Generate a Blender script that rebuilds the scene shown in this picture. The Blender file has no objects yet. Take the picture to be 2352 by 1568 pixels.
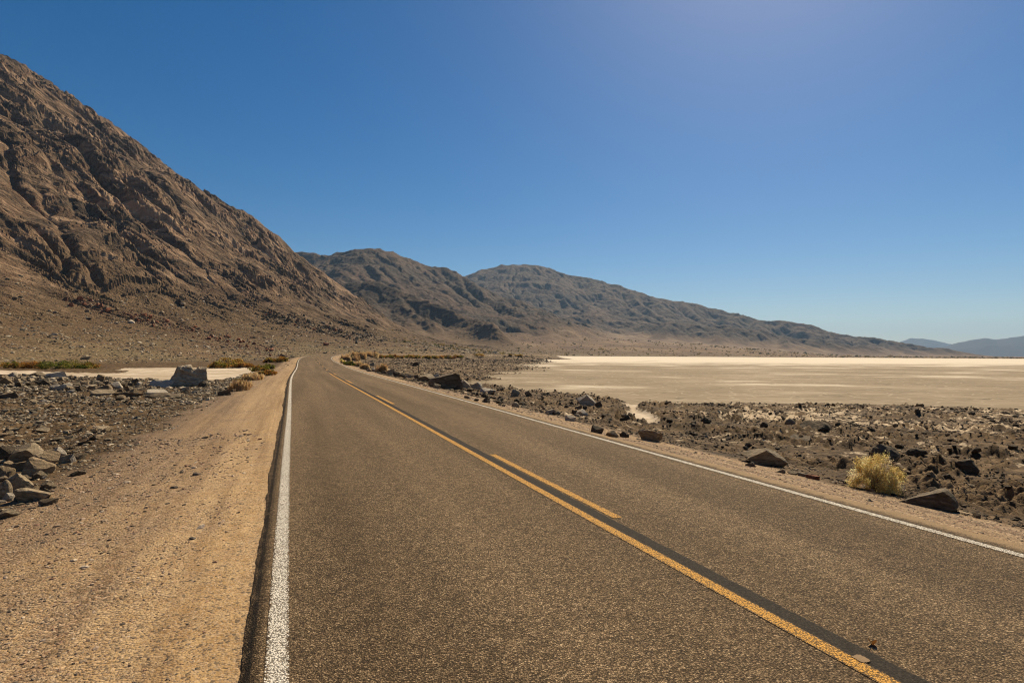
import bpy, bmesh, math, random, time
import numpy as np
from mathutils import Vector, Matrix
T0 = time.time()
def log(*a): print('[%.1fs]' % (time.time() - T0), *a, flush=True)
random.seed(7); RS = np.random.RandomState(11)
scene = bpy.context.scene
COL = scene.collection

# ------------------------------------------------------------------ camera geometry (metres, camera looks along +Y)
FPX, CXP, CYP = 1372., 1176., 784.          # focal length in units of a 2352 px wide frame
HCAM = 1.8
RHO = math.radians(.344); PIT = math.atan((813 - 784) / FPX)
_R0 = np.array([1, 0, 0.]); _F0 = np.array([0, math.cos(PIT), math.sin(PIT)]); _U0 = np.cross(_R0, _F0)
RV = math.cos(RHO) * _R0 + math.sin(RHO) * _U0; UV = -math.sin(RHO) * _R0 + math.cos(RHO) * _U0; FV = _F0

def ray(px, py):
    return FV + RV * ((px - CXP) / FPX) + UV * ((CYP - py) / FPX)
def at(px, py, z):
    d = ray(px, py); t = (z - HCAM) / d[2]
    return np.array([d[0] * t, d[1] * t])
def at_depth(px, py, Y):
    d = ray(px, py); t = Y / d[1]
    return np.array([d[0] * t, Y, HCAM + d[2] * t])

# ------------------------------------------------------------------ noise
_P = RS.permutation(256); PERM = np.concatenate([_P, _P, _P]).astype(np.int32)
_A = RS.rand(256) * 2 * np.pi; GX = np.cos(_A); GY = np.sin(_A)
def perlin(x, y, seed=0):
    x = np.asarray(x, float) + seed * 17.31; y = np.asarray(y, float) + seed * 9.17
    xf = np.floor(x); yf = np.floor(y); xi = xf.astype(np.int64) & 255; yi = yf.astype(np.int64) & 255
    u = x - xf; v = y - yf
    xi1 = (xi + 1) & 255; yi1 = (yi + 1) & 255
    def g(a, b, du, dv):
        h = PERM[PERM[a] + b]; return GX[h] * du + GY[h] * dv
    su = u * u * u * (u * (u * 6 - 15) + 10); sv = v * v * v * (v * (v * 6 - 15) + 10)
    n0 = g(xi, yi, u, v); n1 = g(xi1, yi, u - 1, v)
    m0 = g(xi, yi1, u, v - 1); m1 = g(xi1, yi1, u - 1, v - 1)
    a = n0 + su * (n1 - n0); b = m0 + su * (m1 - m0)
    return 1.5 * (a + sv * (b - a))
def fbm(x, y, oct=4, seed=0, gain=.5):
    s = 0; a = 1; t = 0
    for i in range(oct):
        s = s + a * perlin(x * 2 ** i, y * 2 ** i, seed + i * 3); t += a; a *= gain
    return s / t
def ridged(x, y, oct=4, seed=0, gain=.5):
    s = 0; a = 1; t = 0
    for i in range(oct):
        s = s + a * (1 - 2 * np.abs(perlin(x * 2 ** i, y * 2 ** i, seed + i * 3))); t += a; a *= gain
    return s / t
def facets(x, y, seed=0, off=1., tilt=1.):
    """broken rock: each jittered cell is its own tilted plane, with steps where planes meet"""
    x = np.asarray(x, float) + seed * 7.7; y = np.asarray(y, float) + seed * 3.3
    xi = np.floor(x).astype(np.int64); yi = np.floor(y).astype(np.int64)
    best = np.full(x.shape, 9.); h = np.zeros(x.shape)
    for i in (-1, 0, 1):
        for j in (-1, 0, 1):
            cx = xi + i; cy = yi + j
            k = PERM[PERM[cx & 255] + (cy & 255)]; k2 = PERM[k + 57]; k3 = PERM[k + 111]
            dx = cx + k / 255. - x; dy = cy + k2 / 255. - y; d2 = dx * dx + dy * dy
            m = d2 < best; best = np.where(m, d2, best)
            h = np.where(m, off * (k3 / 127.5 - 1) - tilt * (GX[k] * dx + GY[k] * dy), h)
    return h
def smooth(x, a, b):
    t = np.clip((x - a) / (b - a), 0, 1); return t * t * (3 - 2 * t)

def nearest(x, y, poly, chunk=60000):
    """signed distance to a polyline (positive on its right) and arc length of the foot"""
    x = np.asarray(x, float).ravel(); y = np.asarray(y, float).ravel()
    a = poly[:-1]; b = poly[1:]; ab = b - a; L = np.hypot(ab[:, 0], ab[:, 1]); cum = np.r_[0, np.cumsum(L)]
    D = np.empty(len(x)); S = np.empty(len(x))
    for i in range(0, len(x), chunk):
        px = x[i:i + chunk, None] - a[None, :, 0]; py = y[i:i + chunk, None] - a[None, :, 1]
        t = np.clip((px * ab[:, 0] + py * ab[:, 1]) / L ** 2, 0, 1)
        dx = px - t * ab[:, 0]; dy = py - t * ab[:, 1]
        d2 = dx * dx + dy * dy; j = np.argmin(d2, 1); r = np.arange(len(j))
        cr = ab[j, 0] * py[r, j] - ab[j, 1] * px[r, j]
        D[i:i + chunk] = np.sqrt(d2[r, j]) * np.where(cr > 0, -1, 1)
        S[i:i + chunk] = cum[j] + t[r, j] * L[j]
    return D, S
def inside(x, y, poly):
    x = np.asarray(x, float); y = np.asarray(y, float); c = np.zeros(x.shape, bool); n = len(poly)
    for i in range(n):
        x1, y1 = poly[i]; x2, y2 = poly[(i + 1) % n]
        if y1 == y2: continue
        m = (y1 > y) != (y2 > y)
        c ^= m & (x < (x2 - x1) * (y - y1) / (y2 - y1) + x1)
    return c
def polydist(x, y, poly):
    """positive inside"""
    p = np.array(list(poly) + [poly[0]], float)
    d, _ = nearest(x, y, p)
    return np.where(inside(x, y, poly), np.abs(d), -np.abs(d))

# ------------------------------------------------------------------ the road's line
KS = [-6, 20, 50, 80, 110, 140, 170, 200, 230, 260, 290, 310, 330, 380, 410, 900]
KV = [0.00284, -0.00044, 0.00105, -0.00052, 0.00016, 0.00237, 0.00397, 0.00571, 0.00746, 0.00921, 0.0100, 0.0, -.010, -.010, 0, 0]
ZS = [-80, 0, 40, 80, 120, 160, 200, 250, 320, 420, 900]; ZV = [0, 0, 0, -0.144, 0.271, 0.954, 1.58, 1.68, 1.78, 1.8, 1.9]
DS = .5
_s = np.arange(-6, 900, DS); _k = np.interp(_s, KS, KV); _th = -0.36738 + np.cumsum(_k) * DS
_th -= np.interp(0, _s, _th) + 0.36738
_x = np.cumsum(np.sin(_th)) * DS; _y = np.cumsum(np.cos(_th)) * DS
_x += 3.38782 - np.interp(0, _s, _x); _y -= np.interp(0, _s, _y)
back = np.arange(-80, -6, DS)                                     # straight on behind the camera
_x = np.r_[_x[0] + np.sin(_th[0]) * (back + 6), _x]; _y = np.r_[_y[0] + np.cos(_th[0]) * (back + 6), _y]
_th = np.r_[np.full(len(back), _th[0]), _th]; _s = np.r_[back, _s]
_z = np.interp(_s, ZS, ZV)
kern = np.hanning(61); kern /= kern.sum(); _z = np.convolve(np.pad(_z, 30, 'edge'), kern, 'valid')
ROADP = np.stack([_x, _y], 1)
def road_pt(s, d, dz=0):
    s = np.asarray(s, float); x = np.interp(s, _s, _x); y = np.interp(s, _s, _y); th = np.interp(s, _s, _th); z = np.interp(s, _s, _z)
    return np.stack([x + np.cos(th) * d, y - np.sin(th) * d, z + dz - .012 * np.abs(d)], -1)
ROADC = ROADP[_s <= 575][::4]
def road_sd(x, y):
    d, s = nearest(x, y, ROADC); return d, s - 80

# ------------------------------------------------------------------ mountain toe line and profile
TOE = np.array([(-160, -400), (-112, -60), (-92, 40), (-81, 93), (-72, 125), (-70, 165), (-70, 205), (-66, 240), (-55, 272), (-34, 306),
                (-10, 345), (8, 400), (20, 480), (26, 600), (30, 760), (44, 880), (110, 970), (260, 1005), (700, 1010), (3000, 1080), (14000, 1200)], float)
PU = [-400, 0, 20, 45, 70, 100, 130, 165, 204, 235, 263, 303, 340, 379, 410, 443, 500, 548, 620, 706, 820, 1000, 2500]
PZ = [0, 0, 1.2, 3.6, 6.8, 11, 16, 26, 42, 61, 81, 108, 138, 173, 185, 197, 248, 284, 332, 384, 456, 540, 580]
_ud = np.arange(-400, 2500, 2.); _pz = np.interp(_ud, PU, PZ); kern = np.hanning(15); kern /= kern.sum()
_pz = np.convolve(np.pad(_pz, 7, 'edge'), kern, 'valid')

def spur_weight(x, y):
    yy = y + 26 * fbm(x / 160, y / 160, 3, 40) + .03 * (x + 400)
    return 1 - smooth(yy, 800, 1120)

def fan_k(x, y):
    return .03 + .97 * (1 - smooth(x / np.maximum(y, 60), .16, .62))
def mountain_base(x, y, u):
    """talus apron and steep face above the toe, without the carved detail"""
    zm = np.interp(u, _ud, _pz)
    fan = np.maximum(u, 0) * .058 * fan_k(x, y)
    w = spur_weight(x, y)
    return w * zm + (1 - w) * np.minimum(fan, 140)

def erode(H, cell, K, its, kd):
    """stream-power incision with D8 receivers, a valley network cut into H"""
    ny, nx = H.shape; N = H.size
    offs = [(-1, -1), (-1, 0), (-1, 1), (0, -1), (0, 1), (1, -1), (1, 0), (1, 1)]
    idx = np.arange(N).reshape(ny, nx)
    Kf = K.ravel()
    for it in range(its):
        P = np.pad(H, 1, constant_values=1e9)
        best = np.zeros_like(H); rec = idx.copy(); dist = np.full(H.shape, cell)
        for dy, dx in offs:
            l = cell * math.hypot(dx, dy)
            s = (H - P[1 + dy:1 + dy + ny, 1 + dx:1 + dx + nx]) / l
            m = s > best
            best = np.where(m, s, best); rec = np.where(m, np.clip(idx + dy * nx + dx, 0, N - 1), rec); dist = np.where(m, l, dist)
        h = H.ravel(); order = np.argsort(-h, kind='stable').tolist(); r = rec.ravel(); rl = r.tolist()
        A = [cell * cell] * N
        for i in order:
            j = rl[i]
            if j != i: A[j] += A[i]
        F = (Kf * np.sqrt(np.array(A)) / dist.ravel()).tolist(); z = h.tolist()
        for i in reversed(order):
            j = rl[i]
            if j != i:
                zj = z[j]
                if z[i] > zj: z[i] = (z[i] + F[i] * zj) / (1 + F[i])
        H = np.array(z).reshape(ny, nx)
        Q = np.pad(H, 1, mode='edge')
        H = H + kd * (Q[:-2, 1:-1] + Q[2:, 1:-1] + Q[1:-1, :-2] + Q[1:-1, 2:] - 4 * H)
    return H
def bil(G, x0, y0, cell, x, y):
    ny, nx = G.shape
    fx = np.clip((x - x0) / cell, 0, nx - 1.001); fy = np.clip((y - y0) / cell, 0, ny - 1.001)
    i = fx.astype(int); j = fy.astype(int); u = fx - i; v = fy - j
    u = u * u * (3 - 2 * u) * .5 + u * .5; v = v * v * (3 - 2 * v) * .5 + v * .5
    return (G[j, i] * (1 - u) + G[j, i + 1] * u) * (1 - v) + (G[j + 1, i] * (1 - u) + G[j + 1, i + 1] * u) * v

# near mountain: carve the gullies on a grid; keep only what was removed / added
NX0, NY0, NC = -960., 50., 3.
gx, gy = np.meshgrid(np.arange(NX0, 140, NC), np.arange(NY0, 1260, NC))
gd, gtau = nearest(gx, gy, TOE); gd = -gd.reshape(gx.shape); gtau = gtau.reshape(gx.shape)
B0 = mountain_base(gx, gy, gd)
steep = smooth(gd + 60 * fbm(gtau / 55, gd / 200, 3, 52), 70, 330)
wob = 26 * fbm(gx / 190, gy / 190, 3, 60)
gq = gtau + .38 * gd
ribs = ridged((gq + wob) / 70, gd / 420, 4, 3)                                    # ribs and ravines run down the fall line
crag = ridged((gtau + .55 * gd) / 60, (gd - .3 * gtau) / 46, 4, 9)                # tilted rock bands
ribs2 = ridged((gq + wob * .7 + 9 * fbm(gx / 40, gy / 40, 2, 66)) / 25, gd / 170, 3, 5)
H0 = B0 + steep * (14 * ribs + 12 * ribs2 + 6 * crag * smooth(gd, 150, 320) + 3 * fbm(gx / 15, gy / 15, 3, 14) - 11) + (1 - steep) * 1.0 * smooth(gd, 10, 80) * ridged((gtau + wob) / 46, gd / 180, 3, 21)
KM = .015 * smooth(gd, 50, 240) * (.55 + .9 * smooth(fbm(gx / 120, gy / 120, 2, 31), -.4, .5))
NEAR = erode(H0, NC, KM, 16, .03) - B0
log('near mountain carved')

# far ranges
FX0, FY0, FC = -1500., 960., 10.
fx, fy = np.meshgrid(np.arange(FX0, 4100, FC), np.arange(FY0, 5000, FC))
RIDGES = [
 # (points (px, py, depth), slope near the crest)
 ([(560, 575, 2300), (685, 584, 2300), (765, 594, 2250), (800, 582, 2200), (830, 570, 2200), (880, 577, 2250), (910, 584, 2300), (985, 614, 2350), (1015, 617, 2350), (1060, 640, 2300), (1122, 679, 2100), (1184, 716, 1900), (1225, 745, 1800)], .62),
 ([(830, 570, 2200), (850, 610, 2050), (900, 650, 1900), (960, 690, 1750), (1010, 720, 1650)], .7),
 ([(910, 584, 2300), (960, 640, 2100), (1040, 690, 1900), (1110, 730, 1750)], .7),
 ([(985, 614, 2350), (1040, 655, 2150), (1100, 690, 1980)], .7),
 ([(700, 630, 1500), (760, 652, 1450), (827, 652, 1450), (861, 645, 1450), (905, 665, 1420), (998, 697, 1370), (1076, 729, 1300), (1130, 760, 1200)], .7),
 ([(905, 665, 1420), (930, 705, 1330), (985, 740, 1250)], .8),
 ([(830, 660, 1420), (850, 705, 1320), (890, 745, 1220)], .8),
 ([(940, 690, 4300), (1000, 662, 4100), (1060, 640, 4000), (1110, 620, 4000), (1180, 606, 4000), (1240, 612, 4000), (1290, 630, 3950), (1350, 640, 3900), (1440, 660, 3800), (1500, 680, 3750), (1560, 690, 3700), (1600, 702, 3650),
   (1640, 706, 3600), (1740, 735, 3450), (1860, 748, 3300), (1950, 772, 3200), (2060, 785, 3100), (2140, 798, 3000), (2310, 822, 2950)], .56),
 ([(1180, 606, 4000), (1170, 650, 3650), (1230, 700, 3300), (1290, 742, 3000)], .65),
 ([(1290, 630, 3950), (1320, 680, 3550), (1390, 725, 3200), (1440, 752, 2950)], .65),
 ([(1440, 660, 3800), (1470, 700, 3450), (1540, 740, 3100)], .65),
 ([(1560, 690, 3700), (1600, 730, 3350), (1660, 758, 3050)], .65),
 ([(1740, 735, 3450), (1740, 755, 3200), (1790, 775, 2950)], .65),
 ([(1420, 768, 2750), (1480, 750, 2750), (1540, 742, 2750), (1620, 750, 2700), (1700, 756, 2700), (1790, 770, 2650), (1900, 788, 2600), (2000, 800, 2600)], .5),
 ([(1540, 742, 2750), (1500, 772, 2550)], .6), ([(1660, 753, 2700), (1640, 780, 2500)], .6), ([(1800, 771, 2650), (1800, 790, 2480)], .6),
]
fd, ftau = nearest(fx, fy, TOE); fd = -fd.reshape(fx.shape)
FB = np.maximum(fd, 0) * .058 * fan_k(fx, fy); FB = 150 * (1 - np.exp(-FB / 150))
wx = 45 * fbm(fx / 420, fy / 420, 3, 70); wy = 45 * fbm(fx / 420, fy / 420, 3, 75)
RG = np.full(fx.shape, -50.); RD = np.full(fx.shape, 1e5)
for pts, sl in RIDGES:
    P = np.array([at_depth(*p) for p in pts])
    for a, b in zip(P[:-1], P[1:]):
        ab = b[:2] - a[:2]; l2 = (ab ** 2).sum()
        for k in (0,):
            t = np.clip(((fx + wx * .4 - a[0]) * ab[0] + (fy + wy * .4 - a[1]) * ab[1]) / l2, 0, 1)
            d = np.hypot(fx + wx * .4 - a[0] - t * ab[0], fy + wy * .4 - a[1] - t * ab[1])
            zr = a[2] + t * (b[2] - a[2])
            hh = zr - np.maximum(zr, 40) * 1.35 * (1 - np.exp(-np.maximum(d - 4, 0) * sl / (np.maximum(zr, 40) * 1.35)))
            RG = np.maximum(RG, hh); RD = np.minimum(RD, d)
def smax(a, b, k): 
    h = np.clip(.5 + .5 * (a - b) / k, 0, 1); return b + (a - b) * h + k * h * (1 - h)
F0 = smax(FB, RG, 14)
rockw = smooth(F0 - FB, 6, 45)
crestf = smooth(RD, 10, 160)
F0 = F0 + rockw * (.42 + .58 * crestf) * (52 * ridged((fx + wx) / 270, (fy + wy) / 270, 5, 80, .58) - 10 + 8 * fbm(fx / 50, fy / 50, 3, 85)) + (1 - rockw) * .8 * fbm(fx / 60, fy / 60, 3, 90)
FAR = erode(F0, FC, .012 * rockw + .0015 * smooth(fd, 60, 300), 20, .012)
FROCK = rockw
log('far ranges carved')

# ------------------------------------------------------------------ zones on the flat ground
def P(pts, z): return [tuple(at(a, b, z)) for a, b in pts]
SALT_L = P([(0, 851), (120, 851), (235, 853), (300, 845.5), (400, 844), (470, 844), (565, 846), (606, 849), (592, 858), (560, 866), (535, 873), (480, 879), (370, 876), (240, 868), (110, 863), (0, 860)], -.55)
SALT_L = [(-150, 130)] + SALT_L + [(-110, 95)]
SALT_L_ISLE = P([(60, 850), (230, 847), (300, 852), (280, 857), (210, 857), (100, 854)], -.55)
PLAYA = [(6000, -3000), (300, -40), (60, 26)] + P([(2352, 941), (2100, 931), (1900, 926), (1700, 928), (1500, 933), (1462, 930), (1430, 925), (1300, 911), (1200, 903), (1110, 893), (1050, 882), (1075, 874), (1130, 869), (1085, 862), (1180, 855), (1240, 846), (1190, 838), (1262, 831), (1238, 825), (1290, 821)], -.9) + [(70, 930), (200, 985), (700, 1000), (13500, 1180), (13500, -3000)]
CHANNEL = P([(1428, 928), (1442, 945), (1432, 958), (1462, 980), (1500, 988), (1545, 976), (1512, 965), (1492, 950), (1470, 940), (1466, 927)], -.85)

def terrain(x, y, want_zones=False):
    sh = np.shape(x); x = np.asarray(x, float).ravel(); y = np.asarray(y, float).ravel()
    r = np.hypot(x, y); n = len(x)
    d = np.full(n, 300.); s = np.zeros(n)
    m = r < 1000
    if m.any(): d[m], s[m] = road_sd(x[m], y[m])
    u, tau = nearest(x, y, TOE); u = -u
    zr = np.interp(s, _s, _z)
    # flat parts
    pl = np.full(n, -200.); mm = (x > -20) & (r < 1400)
    if mm.any(): pl[mm] = polydist(x[mm], y[mm], PLAYA)
    pl[(r >= 1400) & (u < 0)] = 200
    sl = np.full(n, -200.); mm = (x < -5) & (r < 220) & (y > 10)
    if mm.any():
        sl[mm] = polydist(x[mm], y[mm], SALT_L); si = polydist(x[mm], y[mm], SALT_L_ISLE); sl[mm] = np.where(si > 0, np.minimum(sl[mm], -si), sl[mm])
    ch = np.full(n, -200.); mm = (x > 0) & (r < 60)
    if mm.any(): ch[mm] = polydist(x[mm], y[mm], CHANNEL)
    edge_n = fbm(x / 2.1, y / 2.1, 3, 5) * np.clip(r / 30, .4, 5) * .8
    edge_p = 9 * fbm(x / 15, y / 5, 4, 141) * smooth(y, 38, 62) * (r < 400)
    wpl = smooth(pl + edge_n + edge_p, -.5, .6) * np.where(r > 150, smooth(np.abs(d) + edge_n, 15, 22), 1); wsl = smooth(sl + edge_n, -.8, .8); wch = smooth(ch + .5 * edge_n, -.25, .3)
    right = (d > 0) | ((pl > -60) & (r > 150) & (x > 0))
    zn = np.where(right, -.62, -.38 - .17 * smooth(-d, 8, 22))
    zn = np.where(right, zn - .3 * smooth(d, 10, 22), zn)
    zn = zn + (.6 - .0) * 0
    # lumps of the rough ground
    shoulder = np.where(right, smooth(d, 4.6, 6.0), smooth(-d, 6.0 + .5, 8.5))
    flat = np.clip(wpl + wsl + wch, 0, 1)
    near = smooth(u, 40, -10)
    fade = smooth(r, 500, 60)
    lump = np.zeros(n); mm = (r < 500) & (near > 0) & (shoulder > 0)
    if mm.any():
        X = x[mm]; Y = y[mm]
        pt = smooth(fbm(X / 3.0, Y / 3.0, 3, 19), -.28, .22)
        l = .05 * fbm(X / 2.2, Y / 2.2, 3, 8) + pt * (.20 * (np.abs(perlin(X / .62, Y / .62, 12)) - .22) + .12 * (np.abs(perlin(X / .25, Y / .25, 15)) - .2) + .05 * (np.abs(perlin(X / .11, Y / .11, 16)) - .2)) + (1 - pt) * .03 * np.abs(perlin(X / .3, Y / .3, 17))
        l = l + .16 * np.maximum(fbm(X / 3.3, Y / 3.3, 2, 18) - .1, 0)
        lump[mm] = l * np.where(d[mm] > 0, 1.6, .8)
    zn = zn + lump * shoulder * (1 - flat * .97) * near * fade
    zn = zn * (1 - flat) + flat * np.where(right, -.9, -.55) + flat * .004 * fbm(x / 3, y / 3, 2, 33)
    # slope above the toe
    zn = np.where(u > -30, zn + np.where(spur_weight(x, y) > 0, 1, 1) * mountain_base(x, y, u), zn)
    mm = (u > 0) & (r < 1500) & (x < 120) & (y > 55) & (y < 1250)
    if mm.any():
        X = x[mm]; Y = y[mm]; U = u[mm]
        g = bil(NEAR, NX0, NY0, NC, X, Y)
        st = smooth(U + 60 * fbm(tau[mm] / 55, U / 200, 3, 52), 80, 300)
        cw = .35 + .9 * smooth(fbm(X / 70, Y / 70, 3, 41), -.25, .3)
        wa = 6 * fbm(X / 18, Y / 18, 3, 143); wb2 = 9 * fbm(X / 30, Y / 30, 3, 145)
        tq = tau[mm] + .38 * U
        fac = 1.7 * facets((tq + wa) / 13, (U + wb2) / 30, 1, 1, 1.2) + .9 * facets((tq + wa) / 5.5, (U + wb2) / 11, 5, 1, 1.2)
        hs = cw * st * (fac + 4.6 * ridged((tq + 5 * fbm(X / 22, Y / 22, 2, 43)) / 9, U / 60, 3, 44, .6) + 1.2 * ridged((tau[mm] + .6 * U) / 9, (U - .5 * tau[mm]) / 6, 3, 45, .6) + .6 * ridged(X / 3.8, Y / 3.8, 2, 47)) + .22 * fbm(X / 3.1, Y / 3.1, 3, 50) * smooth(U, 3, 60)
        zn[mm] += g * smooth(U, 0, 40) + hs
    mm = (r > 900) & (y > FY0) & (x > FX0) & (x < 4090) & (y < 4980) & (u > 0)
    rk = np.zeros(n)
    if mm.any():
        X = x[mm]; Y = y[mm]
        zf = bil(FAR, FX0, FY0, FC, X, Y); k = bil(FROCK, FX0, FY0, FC, X, Y); rk[mm] = k
        zf = zf + k * (3.6 * facets((X + 25 * fbm(X / 90, Y / 90, 3, 151)) / 62, (Y + 25 * fbm(X / 90, Y / 90, 3, 152)) / 62, 3, .6, 1.3) + 6 * ridged(X / 62, Y / 62, 4, 95, .6) + 2 * fbm(X / 12, Y / 12, 2, 99)) + (1 - k) * .5 * fbm(X / 20, Y / 20, 3, 101) - .9
        w = smooth(Y, 1010, 1180)
        w = np.where(u[mm] < 60, w * smooth(u[mm], 0, 60), w)
        zn[mm] = zn[mm] * (1 - w) + np.maximum(zf, -.9) * w
    # the road bed
    ad = np.abs(d)
    wide = np.where(right, 5.2, 7.0) + 3.2 * np.maximum(zr - .1, 0)
    wb = 1 - smooth(ad, 3.5, 3.5 + wide)
    bed = zr - np.where(right, .014, .004 - .010 * fbm(s / .8, d * 3, 3, 131) * (r < 60)) - .012 * ad - np.where(ad > 3.6, .03 * (ad - 3.6), 0) - .0006 * np.minimum(r, 300)
    bed = bed - .14 * (1 - smooth(ad, 2.8, 3.36))
    rut = np.where((d < -3.6) & (d > -7), .02 * fbm(d * 1.3, s / 9, 2, 61), 0)
    z = zn * (1 - wb) + (bed + rut) * wb
    z = np.where(m, z, zn)
    if not want_zones: return z.reshape(sh)
    nz = fbm(x / 1.3, y / 1.3, 3, 55)
    sand = np.where(right, 0, smooth(-d, 3.2, 3.5) * (1 - .45 * smooth(-d + .4 * nz, 3.7, 4.2) - .55 * smooth(-d + .9 * nz, 4.4, 6.0))) * (r < 420)
    gl = np.where(s > 32, 5.6, 6.1)
    gravel = np.where(right, 1 - smooth(d + .5 * nz, 4.5, 5.3), 1 - smooth(-d + .7 * nz, gl, gl + .9)) * (r < 420) * (ad < 12)
    # salt bloom on rough ground
    fl = .0 * x
    a1 = smooth(polydist(x, y, P([(1560, 960), (1900, 925), (2352, 938), (2700, 960), (2700, 1060), (2352, 1010), (2100, 985), (1850, 975), (1700, 985)], -.8)), -1.5, 1.2) if True else 0
    fl = np.maximum(fl, .72 * a1 * (r < 200))
    a2 = smooth(pl, -75, -1) * smooth(y, 36, 60) * right
    fl = np.maximum(fl, .50 * a2)
    fl = np.where(right & (r < 300), np.maximum(fl, .5), fl)
    fl = np.where((~right) & (sl > -2.5), np.maximum(fl, .35), fl)
    zone = np.zeros((n, 4)); zone2 = np.zeros((n, 4))
    zone[:, 0] = gravel; zone[:, 1] = sand; zone[:, 2] = np.clip(wpl + wch, 0, 1); zone[:, 3] = np.clip(wsl + .8 * wch, 0, 1)
    zone2[:, 0] = fl
    zone2[:, 1] = smooth(u + 6 * fbm(x / 9, y / 9, 3, 77), -4, 12)             # talus / hillside
    zone2[:, 2] = np.maximum(smooth(u + 70 * fbm(tau / 45, u / 180, 4, 53), 110, 260) * spur_weight(x, y), rk)      # bare rock
    zone2[:, 3] = smooth(r, 1000, 1400) * smooth(u, 0, 50)
    terrain.s = s
    return z.reshape(sh), zone, zone2, u, d
def Hpt(x, y): return float(terrain(np.array([x]), np.array([y]))[0])
def ground_at(px, py):
    if py < 852:
        d_ = ray(px, py); ts = np.arange(40, 900, .7); Q = d_[None] * ts[:, None]; zz = terrain(Q[:, 0], Q[:, 1]); hit = np.nonzero(zz > Q[:, 2] + HCAM)[0]
        if len(hit): return np.array([Q[hit[0], 0], Q[hit[0], 1], zz[hit[0]]])
    z = -.4
    for i in range(14):
        p = at(px, py, z); zn = Hpt(p[0], p[1]); z = z + .6 * (zn - z)
    return np.array([p[0], p[1], Hpt(p[0], p[1])])

# ------------------------------------------------------------------ scene helpers
def props(o, label=None, cat=None, group=None, kind=None):
    if label: o['label'] = label
    if cat: o['category'] = cat
    if group: o['group'] = group
    if kind: o['kind'] = kind
    return o
def mesh_np(name, V, faces, mat, parent=None, smooth_=True, k=4):
    """V (n,3), faces (m,k) arrays -> one linked mesh object"""
    me = bpy.data.meshes.new(name); V = np.ascontiguousarray(V, np.float32); faces = np.ascontiguousarray(faces, np.int32)
    me.vertices.add(len(V)); me.vertices.foreach_set('co', V.ravel())
    m, k = faces.shape
    me.loops.add(m * k); me.loops.foreach_set('vertex_index', faces.ravel())
    me.polygons.add(m); me.polygons.foreach_set('loop_start', np.arange(0, m * k, k, dtype=np.int32))
    me.polygons.foreach_set('loop_total', np.full(m, k, np.int32))
    me.polygons.foreach_set('use_smooth', np.full(m, smooth_, bool))
    me.update(calc_edges=True)
    if mat: me.materials.append(mat)
    o = bpy.data.objects.new(name, me); COL.objects.link(o)
    if parent: o.parent = parent
    return o
def attr(me, name, data, dom='POINT', typ='FLOAT_COLOR'):
    a = me.attributes.new(name, typ, dom)
    a.data.foreach_set('color' if typ == 'FLOAT_COLOR' else ('vector' if typ in ('FLOAT_VECTOR', 'FLOAT2') else 'value'), np.ascontiguousarray(data, np.float32).ravel())

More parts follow.
